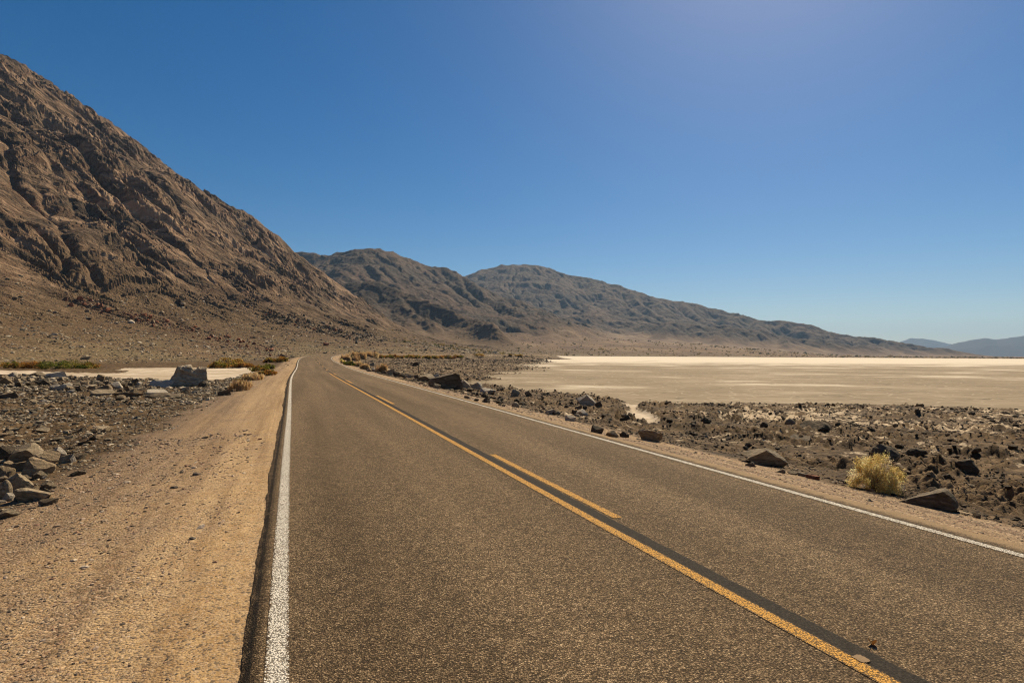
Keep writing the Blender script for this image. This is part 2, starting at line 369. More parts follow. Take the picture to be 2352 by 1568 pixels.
class NT:
    """tiny node-tree writer"""
    def __init__(s, name):
        s.m = bpy.data.materials.new(name); s.m.use_nodes = True; s.t = s.m.node_tree; s.t.nodes.clear()
        s.out = s.t.nodes.new('ShaderNodeOutputMaterial')
    def n(s, typ, **kw):
        nd = s.t.nodes.new('ShaderNode' + typ); ins = kw.pop('ins', {})
        for k, v in kw.items(): setattr(nd, k, v)
        for k, v in ins.items():
            sk = nd.inputs[k]
            if isinstance(v, bpy.types.NodeSocket): s.t.links.new(v, sk)
            else: sk.default_value = v
        return nd
    def attr(s, name): return s.n('Attribute', attribute_name=name)
    def math(s, op, a, b=0, c=0, clamp=False): return s.n('Math', operation=op, use_clamp=clamp, ins={0: a, 1: b, 2: c}).outputs[0]
    def mix(s, f, a, b, blend='MIX'):
        nd = s.n('Mix', data_type='RGBA', blend_type=blend, clamp_factor=True)
        for i, v in ((0, f), (6, a), (7, b)):
            if isinstance(v, bpy.types.NodeSocket): s.t.links.new(v, nd.inputs[i])
            else: nd.inputs[i].default_value = v if i == 0 else (tuple(v) + (1,))[:4]
        return nd.outputs[2]
    def ss(s, v, a, b):
        nd = s.n('MapRange', interpolation_type='SMOOTHSTEP', ins={0: v, 1: a, 2: b}); return nd.outputs[0]
    def noise(s, vec, scale, detail=3, rough=.5, dist=0):
        return s.n('TexNoise', ins={'Vector': vec, 'Scale': scale, 'Detail': detail, 'Roughness': rough, 'Distortion': dist}).outputs[0]
    def vor(s, vec, scale, feature='F1', rand=1):
        return s.n('TexVoronoi', feature=feature, ins={'Vector': vec, 'Scale': scale, 'Randomness': rand})
    def ramp(s, v, stops):
        nd = s.n('ValToRGB', ins={0: v}); e = nd.color_ramp.elements
        while len(e) < len(stops): e.new(.5)
        for el, (p, c) in zip(e, stops): el.position = p; el.color = (tuple(c) + (1,))[:4]
        return nd.outputs[0]
    def bump(s, h, strength, dist, prev=None):
        ins = {'Height': h, 'Strength': strength, 'Distance': dist}
        if prev is not None: ins['Normal'] = prev
        return s.n('Bump', ins=ins).outputs[0]
    def map(s, vec, scale=(1, 1, 1), rot=(0, 0, 0), loc=(0, 0, 0)):
        return s.n('Mapping', ins={0: vec, 1: loc, 2: rot, 3: scale}).outputs[0]
    def sep(s, v): return s.n('SeparateXYZ', ins={0: v}).outputs
    def sepc(s, v): return s.n('SeparateColor', ins={0: v}).outputs
    def bsdf(s, color, rough=.9, normal=None, spec=.2, **kw):
        b = s.n('BsdfPrincipled')
        for k, v in (('Base Color', color), ('Roughness', rough), ('Specular IOR Level', spec)) + tuple(kw.items()):
            if isinstance(v, bpy.types.NodeSocket): s.t.links.new(v, b.inputs[k])
            else: b.inputs[k].default_value = (tuple(v) + (1,))[:4] if k == 'Base Color' else v
        if normal is not None: s.t.links.new(normal, b.inputs['Normal'])
        return b.outputs[0]
    def done(s, surf): s.t.links.new(surf, s.out.inputs[0]); return s.m
    def pos(s): return s.n('NewGeometry').outputs['Position']
    def obj(s): return s.n('TexCoord').outputs['Object']

# ------------------------------------------------------------------ materials
def mat_ground():
    t = NT('desert_ground'); p = t.pos()
    a = t.attr('zone'); c = t.sepc(a.outputs['Color']); gravel, sand, playa = c[0], c[1], c[2]; salt = a.outputs['Alpha']
    a2 = t.attr('zone2'); c2 = t.sepc(a2.outputs['Color']); fleck_or_haze, talus, rock = c2[0], c2[1], c2[2]; far = a2.outputs['Alpha']
    n1 = t.noise(p, .9, 6, .65); n2 = t.noise(p, 7, 4, .65); n3 = t.noise(p, .13, 4, .6)
    en = t.math('MULTIPLY', t.math('SUBTRACT', t.noise(p, 2.6, 6, .75), .5), 1.5)
    salt = t.ss(t.math('ADD', salt, en), .35, .6); playa = t.ss(t.math('ADD', playa, en), .35, .6)
    # rough dark earth
    earth = t.ramp(t.math('ADD', t.math('MULTIPLY', n1, .6), t.math('MULTIPLY', t.noise(p, 3.2, 5, .7), .4)), [(.36, (.028, .019, .011)), (.48, (.088, .060, .033)), (.56, (.15, .105, .058)), (.66, (.27, .20, .122))])
    earth = t.mix(t.math('MULTIPLY', t.ss(n2, .5, .7), .7), earth, (.21, .155, .095))
    earth = t.mix(t.math('MULTIPLY', t.ss(t.noise(p, .42, 5, .7), .52, .66), .7), earth, (.27, .205, .13))
    earth = t.mix(t.math('MULTIPLY', t.ss(n3, .5, .65), .6), earth, (.11, .076, .040))
    fn = t.math('ADD', t.noise(p, 1.6, 6, .7), t.math('MULTIPLY', t.math('SUBTRACT', n3, .5), .5))
    earth = t.mix(t.ss(t.math('ADD', fn, t.math('MULTIPLY', fleck_or_haze, .42)), .775, .87), earth, (.62, .55, .44))
    earth = t.mix(1, earth, (.74, .65, .55), 'MULTIPLY')
    # gravel shoulder
    v = t.vor(p, 42); vc = t.sepc(v.outputs['Color'])
    v2 = t.vor(p, 105); vc2 = t.sepc(v2.outputs['Color'])
    gcol = t.ramp(vc[0], [(0, (.035, .03, .026)), (.22, (.10, .078, .055)), (.45, (.30, .212, .137)), (.62, (.24, .14, .09)), (.8, (.45, .315, .205)), (1, (.70, .54, .38))])
    gcol2 = t.ramp(vc2[0], [(0, (.05, .041, .032)), (.4, (.27, .195, .125)), (1, (.56, .42, .285))])
    gcol = t.mix(t.ss(n2, .42, .6), gcol, gcol2)
    scol = t.mix(t.ss(n2, .35, .7), (.36, .225, .10), (.49, .335, .17))
    scol = t.mix(t.math('MULTIPLY', t.ss(vc2[1], .5, .6), .8), scol, gcol2)
    scol = t.mix(t.math('MULTIPLY', t.ss(vc[1], .90, .92), .8), scol, (.10, .08, .06))
    ln = t.attr('line').outputs['Vector']; lx = t.sep(ln)
    tr = t.noise(t.map(ln, (1.5, .05, 0)), 1, 4, .62); tr2 = t.noise(t.map(ln, (5, .12, 0)), 1, 3, .6)
    gcol = t.mix(t.math('MULTIPLY', t.ss(tr, .42, .6), .5), gcol, scol)
    trk = t.ramp(t.math('ADD', t.math('MULTIPLY', tr, .6), t.math('MULTIPLY', tr2, .4)), [(.36, (.66, .60, .54)), (.5, (.95, .92, .88)), (.62, (1.12, 1.1, 1.06))])
    gcol = t.mix(1, gcol, trk, 'MULTIPLY'); gcol = t.mix(t.ss(t.math('ADD', lx[0], t.math('MULTIPLY', t.math('SUBTRACT', n1, .5), 1.6)), -4.4, -5.6), gcol, t.mix(1, gcol, (.80, .79, .80), 'MULTIPLY')); scol = t.mix(1, scol, trk, 'MULTIPLY')
    col = t.mix(gravel, earth, gcol); col = t.mix(t.math('MULTIPLY', sand, t.ss(n1, .25, .55)), col, scol)
    # playa: tan silt with salt films
    pn = t.noise(p, .055, 5, .6); pn2 = t.noise(t.map(p, (.35, 1, 1)), .16, 6, .7); y = t.sep(p)[1]
    pl = t.ramp(t.math('ADD', t.math('MULTIPLY', pn2, .6), t.math('MULTIPLY', t.noise(t.map(p, (.6, 1, 1)), .6, 5, .7), .4)), [(.36, (.165, .122, .074)), (.5, (.245, .187, .118)), (.64, (.31, .243, .16))])
    pl = t.mix(t.ss(t.noise(p, 30, 3, .6), .6, .75), pl, (.26, .195, .12))
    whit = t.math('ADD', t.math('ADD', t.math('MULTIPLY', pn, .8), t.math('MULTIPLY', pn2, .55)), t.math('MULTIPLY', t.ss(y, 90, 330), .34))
    pl = t.mix(t.math('MULTIPLY', t.ss(t.noise(t.map(p, (.5, 1, 1)), .9, 5, .7), .52, .68), .45), pl, (.23, .17, .10))
    pl = t.mix(t.math('MULTIPLY', t.ss(pn, .55, .38), .55), pl, (.185, .137, .083))
    cr = t.n('TexVoronoi', feature='DISTANCE_TO_EDGE', ins={'Vector': p, 'Scale': .55}).outputs[0]
    pl = t.mix(t.math('MULTIPLY', t.ss(cr, .05, .0), .35), pl, (.50, .42, .31))
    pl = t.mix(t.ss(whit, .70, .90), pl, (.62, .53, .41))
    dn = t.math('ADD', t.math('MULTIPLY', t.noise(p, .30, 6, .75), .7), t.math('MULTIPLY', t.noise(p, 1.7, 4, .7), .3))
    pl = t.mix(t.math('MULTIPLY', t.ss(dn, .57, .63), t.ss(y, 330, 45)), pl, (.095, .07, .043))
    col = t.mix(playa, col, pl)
    sc = t.mix(t.ss(t.math('ADD', t.math('MULTIPLY', n1, .4), t.math('MULTIPLY', t.noise(t.map(p, (.6, 1, 1)), .16, 5, .7), .6)), .38, .6), (.33, .255, .17), (.60, .50, .385))
    sc = t.mix(t.math('MULTIPLY', t.ss(dn, .55, .62), .8), sc, (.22, .165, .105))
    sc = t.mix(t.math('MULTIPLY', t.ss(t.noise(t.map(p, (1, .4, 1)), .35, 5, .7), .50, .64), .7), sc, (.36, .275, .18))
    col = t.mix(salt, col, sc)
    # talus
    z = t.sep(p)[2]
    tv = t.vor(p, 1.7); tvc = t.sepc(tv.outputs['Color']); tv2 = t.vor(p, 5.5); tvc2 = t.sepc(tv2.outputs['Color'])
    big = t.noise(t.map(p, (1, 1, .5)), .016, 5, .68, 1.2); mid = t.noise(p, .14, 5, .65)
    tal = t.ramp(big, [(.34, (.100, .088, .052)), (.46, (.145, .110, .060)), (.54, (.125, .076, .040)), (.62, (.098, .048, .026))])
    wu = t.math('ADD', lx[2], t.math('MULTIPLY', t.math('SUBTRACT', big, .5), 160))
    tal = t.mix(t.math('MULTIPLY', t.math('MULTIPLY', t.ss(wu, 45, 95), t.ss(wu, 330, 200)), .65), tal, (.135, .078, .040))
    tal = t.mix(.4, tal, t.ramp(mid, [(.36, (.035, .027, .017)), (.52, (.12, .09, .054)), (.68, (.28, .21, .13))]))
    tal = t.mix(t.math('MULTIPLY', t.ss(tvc[0], .62, .9), .6), tal, (.27, .205, .135))
    tal = t.mix(t.math('MULTIPLY', t.ss(tvc[1], .72, .95), .7), tal, (.035, .029, .022))
    tal = t.mix(t.math('MULTIPLY', t.ss(tvc2[0], .8, .95), .5), tal, (.30, .24, .165))
    tal = t.mix(t.math('MULTIPLY', t.ss(tvc2[1], .75, .95), .5), tal, (.045, .037, .027))
    # bare rock
    px_ = t.sep(p); skew = t.n('CombineXYZ', ins={0: t.math('MULTIPLY', px_[0], .30), 1: t.math('SUBTRACT', px_[1], t.math('MULTIPLY', px_[0], .38)), 2: t.math('MULTIPLY', px_[2], .30)}).outputs[0]
    rb = t.noise(skew, .048, 7, .70, .8); rs = t.noise(skew, .19, 6, .72, .5)
    rc = t.ramp(rb, [(.37, (.022, .019, .016)), (.44, (.070, .057, .045)), (.50, (.15, .112, .078)), (.545, (.115, .068, .043)), (.60, (.44, .34, .245))])
    rc = t.mix(.45, rc, t.ramp(rs, [(.38, (.026, .022, .018)), (.5, (.115, .088, .063)), (.61, (.40, .31, .225))]))
    fr = t.noise(p, .0035, 5, .6, .5)
    fc = t.ramp(fr, [(.34, (.060, .052, .038)), (.5, (.105, .082, .058)), (.64, (.165, .112, .074))])
    fc = t.mix(.5, fc, t.ramp(t.noise(t.map(p, (1, 1, 2)), .018, 6, .65), [(.36, (.040, .034, .025)), (.5, (.105, .082, .058)), (.64, (.22, .165, .115))]))
    rc = t.mix(far, rc, fc)
    fanc = t.ramp(t.noise(t.map(p, (1, .5, 1)), .012, 6, .65), [(.36, (.095, .053, .027)), (.5, (.16, .096, .050)), (.64, (.24, .16, .09))])
    tal = t.mix(1, tal, t.mix(t.ss(wu, 20, 90), (1.18, 1.10, .95), (.88, .78, .65)), 'MULTIPLY')
    rc = t.mix(1, rc, t.mix(far, (1.26, 1.07, .90), (.80, .67, .59)), 'MULTIPLY')
    rc = t.mix(t.math('MULTIPLY', far, fleck_or_haze), rc, t.mix(1, rc, (.32, .38, .50), 'MULTIPLY'))  # distant hills: blue of the haze painted into the rock colour
    hil = t.mix(far, tal, fanc)
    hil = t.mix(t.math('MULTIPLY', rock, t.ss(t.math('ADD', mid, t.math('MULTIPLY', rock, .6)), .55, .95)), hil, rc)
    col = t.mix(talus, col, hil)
    # relief
    flatw = t.math('MAXIMUM', playa, salt)
    bs = t.math('MULTIPLY', t.math('SUBTRACT', 1, flatw), t.math('SUBTRACT', 1, talus))
    hb = t.math('ADD', t.math('MULTIPLY', v.outputs['Distance'], -.6), t.math('MULTIPLY', v2.outputs['Distance'], -.25))
    nb = t.bump(t.math('MULTIPLY', hb, t.math('MULTIPLY', bs, t.math('MAXIMUM', t.math('MULTIPLY', gravel, t.math('SUBTRACT', 1.15, t.math('MULTIPLY', sand, .8))), .25))), .8, .03)
    nb = t.bump(t.math('MULTIPLY', t.math('ADD', n2, t.math('MULTIPLY', n1, 2)), t.math('MULTIPLY', bs, t.math('SUBTRACT', 1, t.math('MULTIPLY', gravel, .8)))), .7, .07, nb)
    hr = t.math('ADD', t.math('MULTIPLY', mid, 2.4), t.math('ADD', t.math('MULTIPLY', tv.outputs['Distance'], -.7), t.math('MULTIPLY', rs, t.math('MULTIPLY', rock, 9))))
    nb = t.bump(t.math('MULTIPLY', hr, talus), .8, .8, nb)
    nb = t.bump(t.math('MULTIPLY', fr, t.math('MULTIPLY', far, 4)), .6, 6., nb)
    return t.done(t.bsdf(col, .92, nb, .12))

def asphalt_nodes(t):
    p = t.pos(); uv = t.attr('road').outputs['Vector']; d = t.sep(uv)[0]; s = t.sep(uv)[1]
    v = t.vor(p, 88); vc = t.sepc(v.outputs['Color']); v2 = t.vor(p, 190); vc2 = t.sepc(v2.outputs['Color'])
    agg = t.ramp(vc[0], [(0, (.040, .028, .017)), (.35, (.108, .077, .048)), (.7, (.205, .150, .096)), (.92, (.36, .275, .185)), (1, (.54, .43, .30))])
    agg = t.mix(.35, agg, t.ramp(vc2[0], [(0, (.022, .016, .010)), (.5, (.096, .070, .045)), (1, (.25, .19, .13))]))
    gap = t.ss(v.outputs['Distance'], .40, .66)
    agg = t.mix(t.math('MULTIPLY', gap, .75), agg, (.018, .014, .010))
    gr = t.math('ADD', t.math('MULTIPLY', t.noise(p, 9, 3, .7), .6), t.math('MULTIPLY', t.noise(p, 28, 2, .7), .4))
    agg = t.mix(1, agg, t.ramp(gr, [(.36, (1.0, .985, .955)), (.5, (1.44, 1.38, 1.27)), (.64, (1.78, 1.74, 1.66))]), 'MULTIPLY')
    big = t.noise(t.map(uv, (.9, .05, 1)), 1, 4, .6); blot = t.noise(p, .8, 4, .6)
    agg = t.mix(1, agg, (1.045, 1.0, .935), 'MULTIPLY')
    agg = t.mix(t.ss(big, .35, .66), agg, t.mix(1, agg, (.72, .71, .70), 'MULTIPLY'))
    agg = t.mix(t.math('MULTIPLY', t.ss(blot, .5, .75), .4), agg, t.mix(1, agg, (1.25, 1.22, 1.17), 'MULTIPLY'))
    # the wheel paths are polished, the crown between them is a little darker
    wp = t.math('ABSOLUTE', t.math('SUBTRACT', t.math('ABSOLUTE', t.math('SUBTRACT', t.math('ABSOLUTE', d), 1.65)), .85))
    agg = t.mix(t.math('MULTIPLY', t.ss(wp, .45, .0), .5), agg, t.mix(1, agg, (.80, .79, .77), 'MULTIPLY'))
    agg = t.mix(t.math('MULTIPLY', t.ss(t.math('ADD', t.math('ABSOLUTE', d), t.math('MULTIPLY', big, .5)), .55, .30), .35), agg, t.mix(1, agg, (.72, .70, .68), 'MULTIPLY'))
    # black strip painted between the yellow lines, tarry edges of the seal
    wob = t.math('MULTIPLY', t.math('SUBTRACT', t.noise(p, 2.2, 4, .7), .5), .05)
    dd = t.math('ADD', d, wob)
    band = t.math('MULTIPLY', t.ss(dd, .03, .05), t.ss(dd, .215, .19))
    blk = t.mix(t.ss(vc[1], .3, .9), (.016, .014, .012), (.034, .029, .024))
    agg = t.mix(t.math('MULTIPLY', band, .92), agg, blk)
    edge = t.ss(t.math('ABSOLUTE', dd), 3.27, 3.32)
    agg = t.mix(t.math('MULTIPLY', edge, .72), agg, t.mix(1, agg, (.36, .34, .32), 'MULTIPLY'))
    gro = t.math('MULTIPLY', t.ss(t.math('ADD', d, t.math('MULTIPLY', wob, .8)), -3.325, -3.34), t.ss(t.math('ADD', d, t.math('MULTIPLY', wob, .8)), -3.375, -3.36))
    agg = t.mix(t.math('MULTIPLY', gro, .8), agg, (.012, .010, .008))
    spill = t.ss(t.math('ADD', t.math('ADD', t.math('MULTIPLY', t.noise(p, 5, 5, .7), .7), t.math('MULTIPLY', vc2[2], .3)), t.math('MULTIPLY', t.math('SUBTRACT', t.math('ABSOLUTE', d), 3.38), 2.2)), .56, .64)
    agg = t.mix(t.math('MULTIPLY', spill, t.math('MULTIPLY', edge, .75)), agg, (.30, .205, .115))
    h = t.math('ADD', t.math('MULTIPLY', v.outputs['Distance'], -.8), t.math('MULTIPLY', v2.outputs['Distance'], -.3))
    h = t.math('MULTIPLY', h, t.math('SUBTRACT', 1, t.math('MULTIPLY', band, .6)))
    nb = t.bump(h, .85, .012)
    return p, d, s, v, vc, v2, vc2, agg, nb
def mat_asphalt():
    t = NT('chip_seal_asphalt'); p, d, s, v, vc, v2, vc2, agg, nb = asphalt_nodes(t)
    return t.done(t.bsdf(agg, .9, nb, .1))
def mat_paint(name, c1, c2, wear):
    t = NT(name); p, d, s, v, vc, v2, vc2, agg, nb = asphalt_nodes(t)
    e = t.sep(t.attr('road').outputs['Vector'])[2]                         # 0 at the line's edges, 1 in its middle
    pc = t.mix(t.noise(p, 3, 4, .6), c1, c2)
    pc = t.mix(t.math('MULTIPLY', t.ss(vc2[1], .6, 1), .35), pc, t.mix(1, pc, (.72, .68, .62), 'MULTIPLY'))
    holes = t.math('ADD', t.ss(v.outputs['Distance'], .46, .62), t.ss(vc[1], .88 - wear, .93 - wear), clamp=True)
    fray = t.ss(t.math('ADD', e, t.math('MULTIPLY', t.math('SUBTRACT', vc[2], .5), .45)), .06, .2)
    f = t.math('MULTIPLY', fray, t.math('SUBTRACT', 1, t.math('MULTIPLY', holes, .8)))
    bare = t.mix(1, agg, (.75, .72, .68), 'MULTIPLY')
    return t.done(t.bsdf(t.mix(f, bare, pc), .8, nb, .15))
def mat_rock(name, stops, scale=1.0, streak=2.5):
    t = NT(name); o = t.obj(); oi = t.n('ObjectInfo'); 
    o = t.n('VectorMath', operation='ADD', ins={0: o, 1: t.n('CombineXYZ', ins={0: t.math('MULTIPLY', oi.outputs['Random'], 37), 1: 0., 2: 0.}).outputs[0]}).outputs[0]
    n1 = t.noise(t.map(o, (1, 1, streak), (.35, .25, 0)), 3.5 * scale, 7, .68, .6); n2 = t.noise(o, 26 * scale, 4, .7)
    c = t.ramp(n1, stops)
    c = t.mix(t.math('MULTIPLY', t.ss(n2, .45, .75), .5), c, t.mix(1, c, (.5, .48, .46), 'MULTIPLY'))
    c = t.mix(t.math('MULTIPLY', t.ss(t.noise(o, 6 * scale, 4, .7), .58, .72), .5), c, t.mix(1, c, (1.5, 1.35, 1.1), 'MULTIPLY'))
    tone = t.math('ADD', .78, t.math('MULTIPLY', oi.outputs['Random'], .5))
    c = t.mix(1, c, t.n('CombineColor', ins={0: tone, 1: tone, 2: tone}).outputs[0], 'MULTIPLY')
    nb = t.bump(t.math('ADD', n1, t.math('MULTIPLY', n2, .3)), .8, .06)
    return t.done(t.bsdf(c, .85, nb, .2))
def mat_stones(name, stops):
    t = NT(name); a = t.sepc(t.attr('tint').outputs['Color']); p = t.pos()
    c = t.ramp(a[0], stops); n = t.noise(p, 30, 3, .7)
    c = t.mix(t.math('MULTIPLY', t.ss(n, .45, .7), .5), c, t.mix(1, c, (.55, .52, .5), 'MULTIPLY'))
    return t.done(t.bsdf(c, .88, t.bump(n, .5, .02), .18))
def mat_leaf(name):
    t = NT(name); c = t.attr('tint').outputs['Color']
    tr = t.n('BsdfTranslucent', ins={'Color': c}).outputs[0]
    df = t.n('BsdfDiffuse', ins={'Color': c}).outputs[0]
    return t.done(t.n('MixShader', ins={0: .5, 1: df, 2: tr}).outputs[0])
def mat_plain(name, c, c2, scale=8, rough=.7):
    t = NT(name); o = t.obj(); n = t.noise(o, scale, 5, .65)
    return t.done(t.bsdf(t.mix(n, c, c2), rough, t.bump(n, .4, .01), .25))

M = dict(ground=mat_ground(), asphalt=mat_asphalt(),
    white=mat_paint('white_paint', (.70, .64, .54), (.80, .745, .65), .03), yellow=mat_paint('yellow_paint', (.66, .325, .05), (.74, .40, .085), .02),
    dark=mat_rock('dark_rock', [(.3, (.040, .028, .017)), (.5, (.10, .073, .045)), (.7, (.22, .165, .105))]),
    grey=mat_rock('grey_rock', [(.3, (.095, .070, .044)), (.5, (.24, .182, .115)), (.7, (.42, .33, .22))]),
    pale=mat_rock('pale_rock', [(.3, (.20, .17, .13)), (.5, (.38, .32, .245)), (.7, (.56, .49, .39))], 1, 3.5),
    brown=mat_rock('brown_rock', [(.3, (.10, .07, .04)), (.5, (.22, .155, .09)), (.7, (.36, .27, .165))]),
    red=mat_rock('red_rock', [(.3, (.13, .045, .02)), (.5, (.25, .09, .04)), (.7, (.34, .16, .085))]),
    block=mat_rock('boulder_rock', [(.3, (.16, .122, .08)), (.5, (.34, .27, .185)), (.7, (.54, .45, .32))], 1, 3),
    clod=mat_rock('salt_clod', [(.3, (.028, .019, .011)), (.5, (.078, .053, .029)), (.72, (.17, .122, .07))], 2.2, 1),
    stones=mat_stones('mixed_stones', [(0, (.032, .025, .018)), (.3, (.10, .08, .054)), (.6, (.235, .185, .122)), (.85, (.40, .32, .22)), (1, (.62, .52, .38))]),
    pebbles=mat_stones('pebbles', [(0, (.06, .05, .042)), (.25, (.20, .15, .105)), (.5, (.36, .26, .17)), (.75, (.30, .17, .11)), (1, (.55, .45, .33))]),
    clods=mat_stones('dark_clods', [(0, (.018, .012, .007)), (.5, (.066, .045, .026)), (.85, (.15, .107, .064)), (1, (.33, .255, .17))]),
    redstones=mat_stones('reddish_stones', [(0, (.06, .03, .018)), (.4, (.16, .072, .04)), (.75, (.26, .13, .075)), (1, (.40, .25, .16))]),
    leaf=mat_leaf('dry_leaves'), twig=mat_plain('dry_twig', (.20, .145, .085), (.34, .26, .16)),
    post=mat_plain('green_post_paint', (.03, .045, .028), (.06, .07, .045)), scrap=mat_plain('dead_leaf', (.30, .17, .06), (.46, .29, .12)), tape=mat_plain('worn_patch', (.11, .058, .017), (.24, .13, .036), 60))
log('materials')

# ------------------------------------------------------------------ the ground sheet
r = [0.35, .8, 1.3, 1.8, 2.2, 2.5]
while r[-1] < 13400:
    q = r[-1]
    if q < 56: dr = min(max(.035, q * q / 2700), 1.15)
    elif q < 250: dr = 1.15
    elif q < 1130: dr = 1.15 + (q - 250) / 880 * 1.3
    elif q < 4900: dr = 2.5 + (q - 1130) / 3770 * 6
    else: dr = q * .05
    r.append(q + dr)
r = np.array(r)
fine = np.radians(np.r_[np.arange(-58, -44, .14), np.arange(-44, 44, .078), np.arange(44, 62.001, .14)]); coarse = np.radians(np.linspace(62, 302, 62)[1:-1])
ang = np.r_[fine, coarse]; na = len(ang); nr = len(r)
AA, RR = np.meshgrid(ang, r)
X = (RR * np.sin(AA)).ravel(); Y = (RR * np.cos(AA)).ravel()
Z = np.empty(len(X)); ZO = np.empty((len(X), 4)); ZO2 = np.empty((len(X), 4)); UU = np.empty(len(X)); SD = np.zeros((len(X), 3))
for i in range(0, len(X), 120000):
    Z[i:i + 120000], ZO[i:i + 120000], ZO2[i:i + 120000], UU[i:i + 120000], SD[i:i + 120000, 0] = terrain(X[i:i + 120000], Y[i:i + 120000], True)
    SD[i:i + 120000, 1] = terrain.s
SD[:, 2] = UU
log('terrain', nr, na)
vid = np.arange(nr * na).reshape(nr, na); nxt = np.roll(vid, -1, 1)
quads = np.stack([vid[:-1], nxt[:-1], nxt[1:], vid[1:]], -1).reshape(-1, 4)[:, ::-1]
qm = quads[:, 0]
rq = RR.ravel()[qm]
kind = np.zeros(len(quads), int)
kind[ZO[qm, 2] > .5] = 1
kind[UU[qm] > 2] = 2
kind[(UU[qm] > 2) & (rq > 1130)] = 3
V = np.stack([X, Y, Z], 1)
for k, nm, in ((0, 'ground'), (1, 'salt_flat'), (2, 'mountain_slope'), (3, 'mountain_range')):
    q = quads[kind == k]; ids, inv = np.unique(q, return_inverse=True)
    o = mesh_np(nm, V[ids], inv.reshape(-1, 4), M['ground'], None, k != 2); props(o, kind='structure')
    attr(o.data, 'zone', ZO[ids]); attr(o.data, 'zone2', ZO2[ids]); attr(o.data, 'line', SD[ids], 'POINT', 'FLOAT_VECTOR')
# the disc's centre, under the camera
cen = np.r_[V[:na], [[0, 0, Z[:na].mean()]]]; tri = np.stack([np.arange(na), (np.arange(na) + 1) % na, np.full(na, na)], 1)[:, ::-1]
o = mesh_np('ground_centre', cen, tri, M['ground']); props(o, kind='structure'); o.name = 'ground'
attr(o.data, 'zone', np.r_[ZO[:na], ZO[:1]]); attr(o.data, 'zone2', np.r_[ZO2[:na], ZO2[:1]])
del AA, RR, quads
log('ground built')

# far hills beyond the flat
def far_hill(name, pts, depth, seed):
    Pp = np.array([at_depth(a, b, depth) for a, b in pts]); n = 160; mrow = 40
    xs = np.linspace(Pp[0, 0], Pp[-1, 0], n); zc = np.interp(xs, Pp[:, 0], Pp[:, 2])
    tt = np.linspace(-1, 1, mrow); VV = []
    W = 1500
    for t_ in tt:
        sp = 1 - abs(t_) ** 1.15
        yy = depth + t_ * W
        hz = np.maximum(zc * sp, 0); rg = ridged(xs / 700, np.full(n, yy / 900), 5, seed)
        hz = hz * (1 + .35 * rg * (1 - sp)) + 18 * fbm(xs / 160, np.full(n, yy / 160), 3, seed + 7) * sp * (zc > 20)
        VV.append(np.stack([xs * (yy / depth), np.full(n, yy), np.maximum(hz, -2) - 1], 1))
    v_ = np.concatenate(VV); idx = np.arange(n * mrow).reshape(mrow, n)
    q = np.stack([idx[:-1, :-1], idx[:-1, 1:], idx[1:, 1:], idx[1:, :-1]], -1).reshape(-1, 4)
    o = mesh_np(name, v_, q, M['ground']); props(o, kind='structure')
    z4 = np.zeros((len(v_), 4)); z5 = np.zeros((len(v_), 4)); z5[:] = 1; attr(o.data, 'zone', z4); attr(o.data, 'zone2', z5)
far_hill('distant_hills', [(1990, 822), (2050, 790), (2090, 777), (2125, 777), (2170, 787), (2230, 797), (2300, 806), (2400, 824)], 11200, 3)
far_hill('distant_hills', [(2080, 822), (2160, 800), (2200, 786), (2240, 779), (2265, 776), (2290, 779), (2330, 773), (2365, 768), (2420, 772), (2500, 760), (2640, 764), (2800, 790), (2950, 824)], 8600, 9)

# ------------------------------------------------------------------ road and its markings
def strip(name, svals, dvals, mat, dz, parent=None, skirt=None, jag=None):
    svals = np.asarray(svals, float); n = len(svals); m = len(dvals); rows = []
    E = []
    for j, dv in enumerate(dvals):
        dd = np.full(n, float(dv))
        if jag is not None: dd = dd + jag(j, m, svals)
        rows.append(road_pt(svals, dd, dz)); E.append(np.stack([dd, svals, np.full(n, 1 - abs(2 * j / (m - 1) - 1))], 1))
    if skirt:
        for j, dv in ((0, -.04), (m - 1, .04)):
            pass
        a = road_pt(svals, E[0][:, 0] - .035, dz - skirt); b = road_pt(svals, E[-1][:, 0] + .035, dz - skirt)
        rows = [a] + rows + [b]; E = [E[0]] + E + [E[-1]]; m += 2
    Vv = np.stack(rows, 1).reshape(-1, 3); Ee = np.stack(E, 1).reshape(-1, 3)
    idx = np.arange(n * m).reshape(n, m)
    q = np.stack([idx[:-1, :-1], idx[:-1, 1:], idx[1:, 1:], idx[1:, :-1]], -1).reshape(-1, 4)
    o = mesh_np(name, Vv, q, mat, parent); attr(o.data, 'road', Ee, 'POINT', 'FLOAT_VECTOR'); return o
def sgrid(a, b):
    o = [a]
    while o[-1] < b:
        q = o[-1]; o.append(q + (.05 if 0 < q < 14 else .12 if q < 30 else .5 if q < 140 else 1.0 if q > 0 else .5))
    return np.array(o)
def jag(j, m, s):
    if j == 0: return -.06 * fbm(s / 2.2, s * 0 + 3, 3, 3) - .022 * fbm(s / .3, s * 0 + 8, 4, 6, .7)
    if j == m - 1: return .07 * fbm(s / 1.3, s * 0 + 5, 4, 13) + .04 * fbm(s / .2, s * 0 + 2, 3, 17)
    return 0
road = strip('road', sgrid(-60, 565), [-3.40, -3.28, -2.4, -1.2, 0, 1.2, 2.4, 3.3, 3.62], M['asphalt'], 0, None, .11, jag); props(road, kind='structure')
def line(name, a, b, d, w, mat):
    return strip(name, sgrid(a, b), [d - w / 2, d - w / 6, d + w / 6, d + w / 2], mat, .004, road)
line('edge_line', -40, 564, -3.19, .135, M['white']); line('edge_line', -40, 564, 3.24, .125, M['white'])
line('centre_line', -40, 59.5, -.02, .125, M['yellow'])
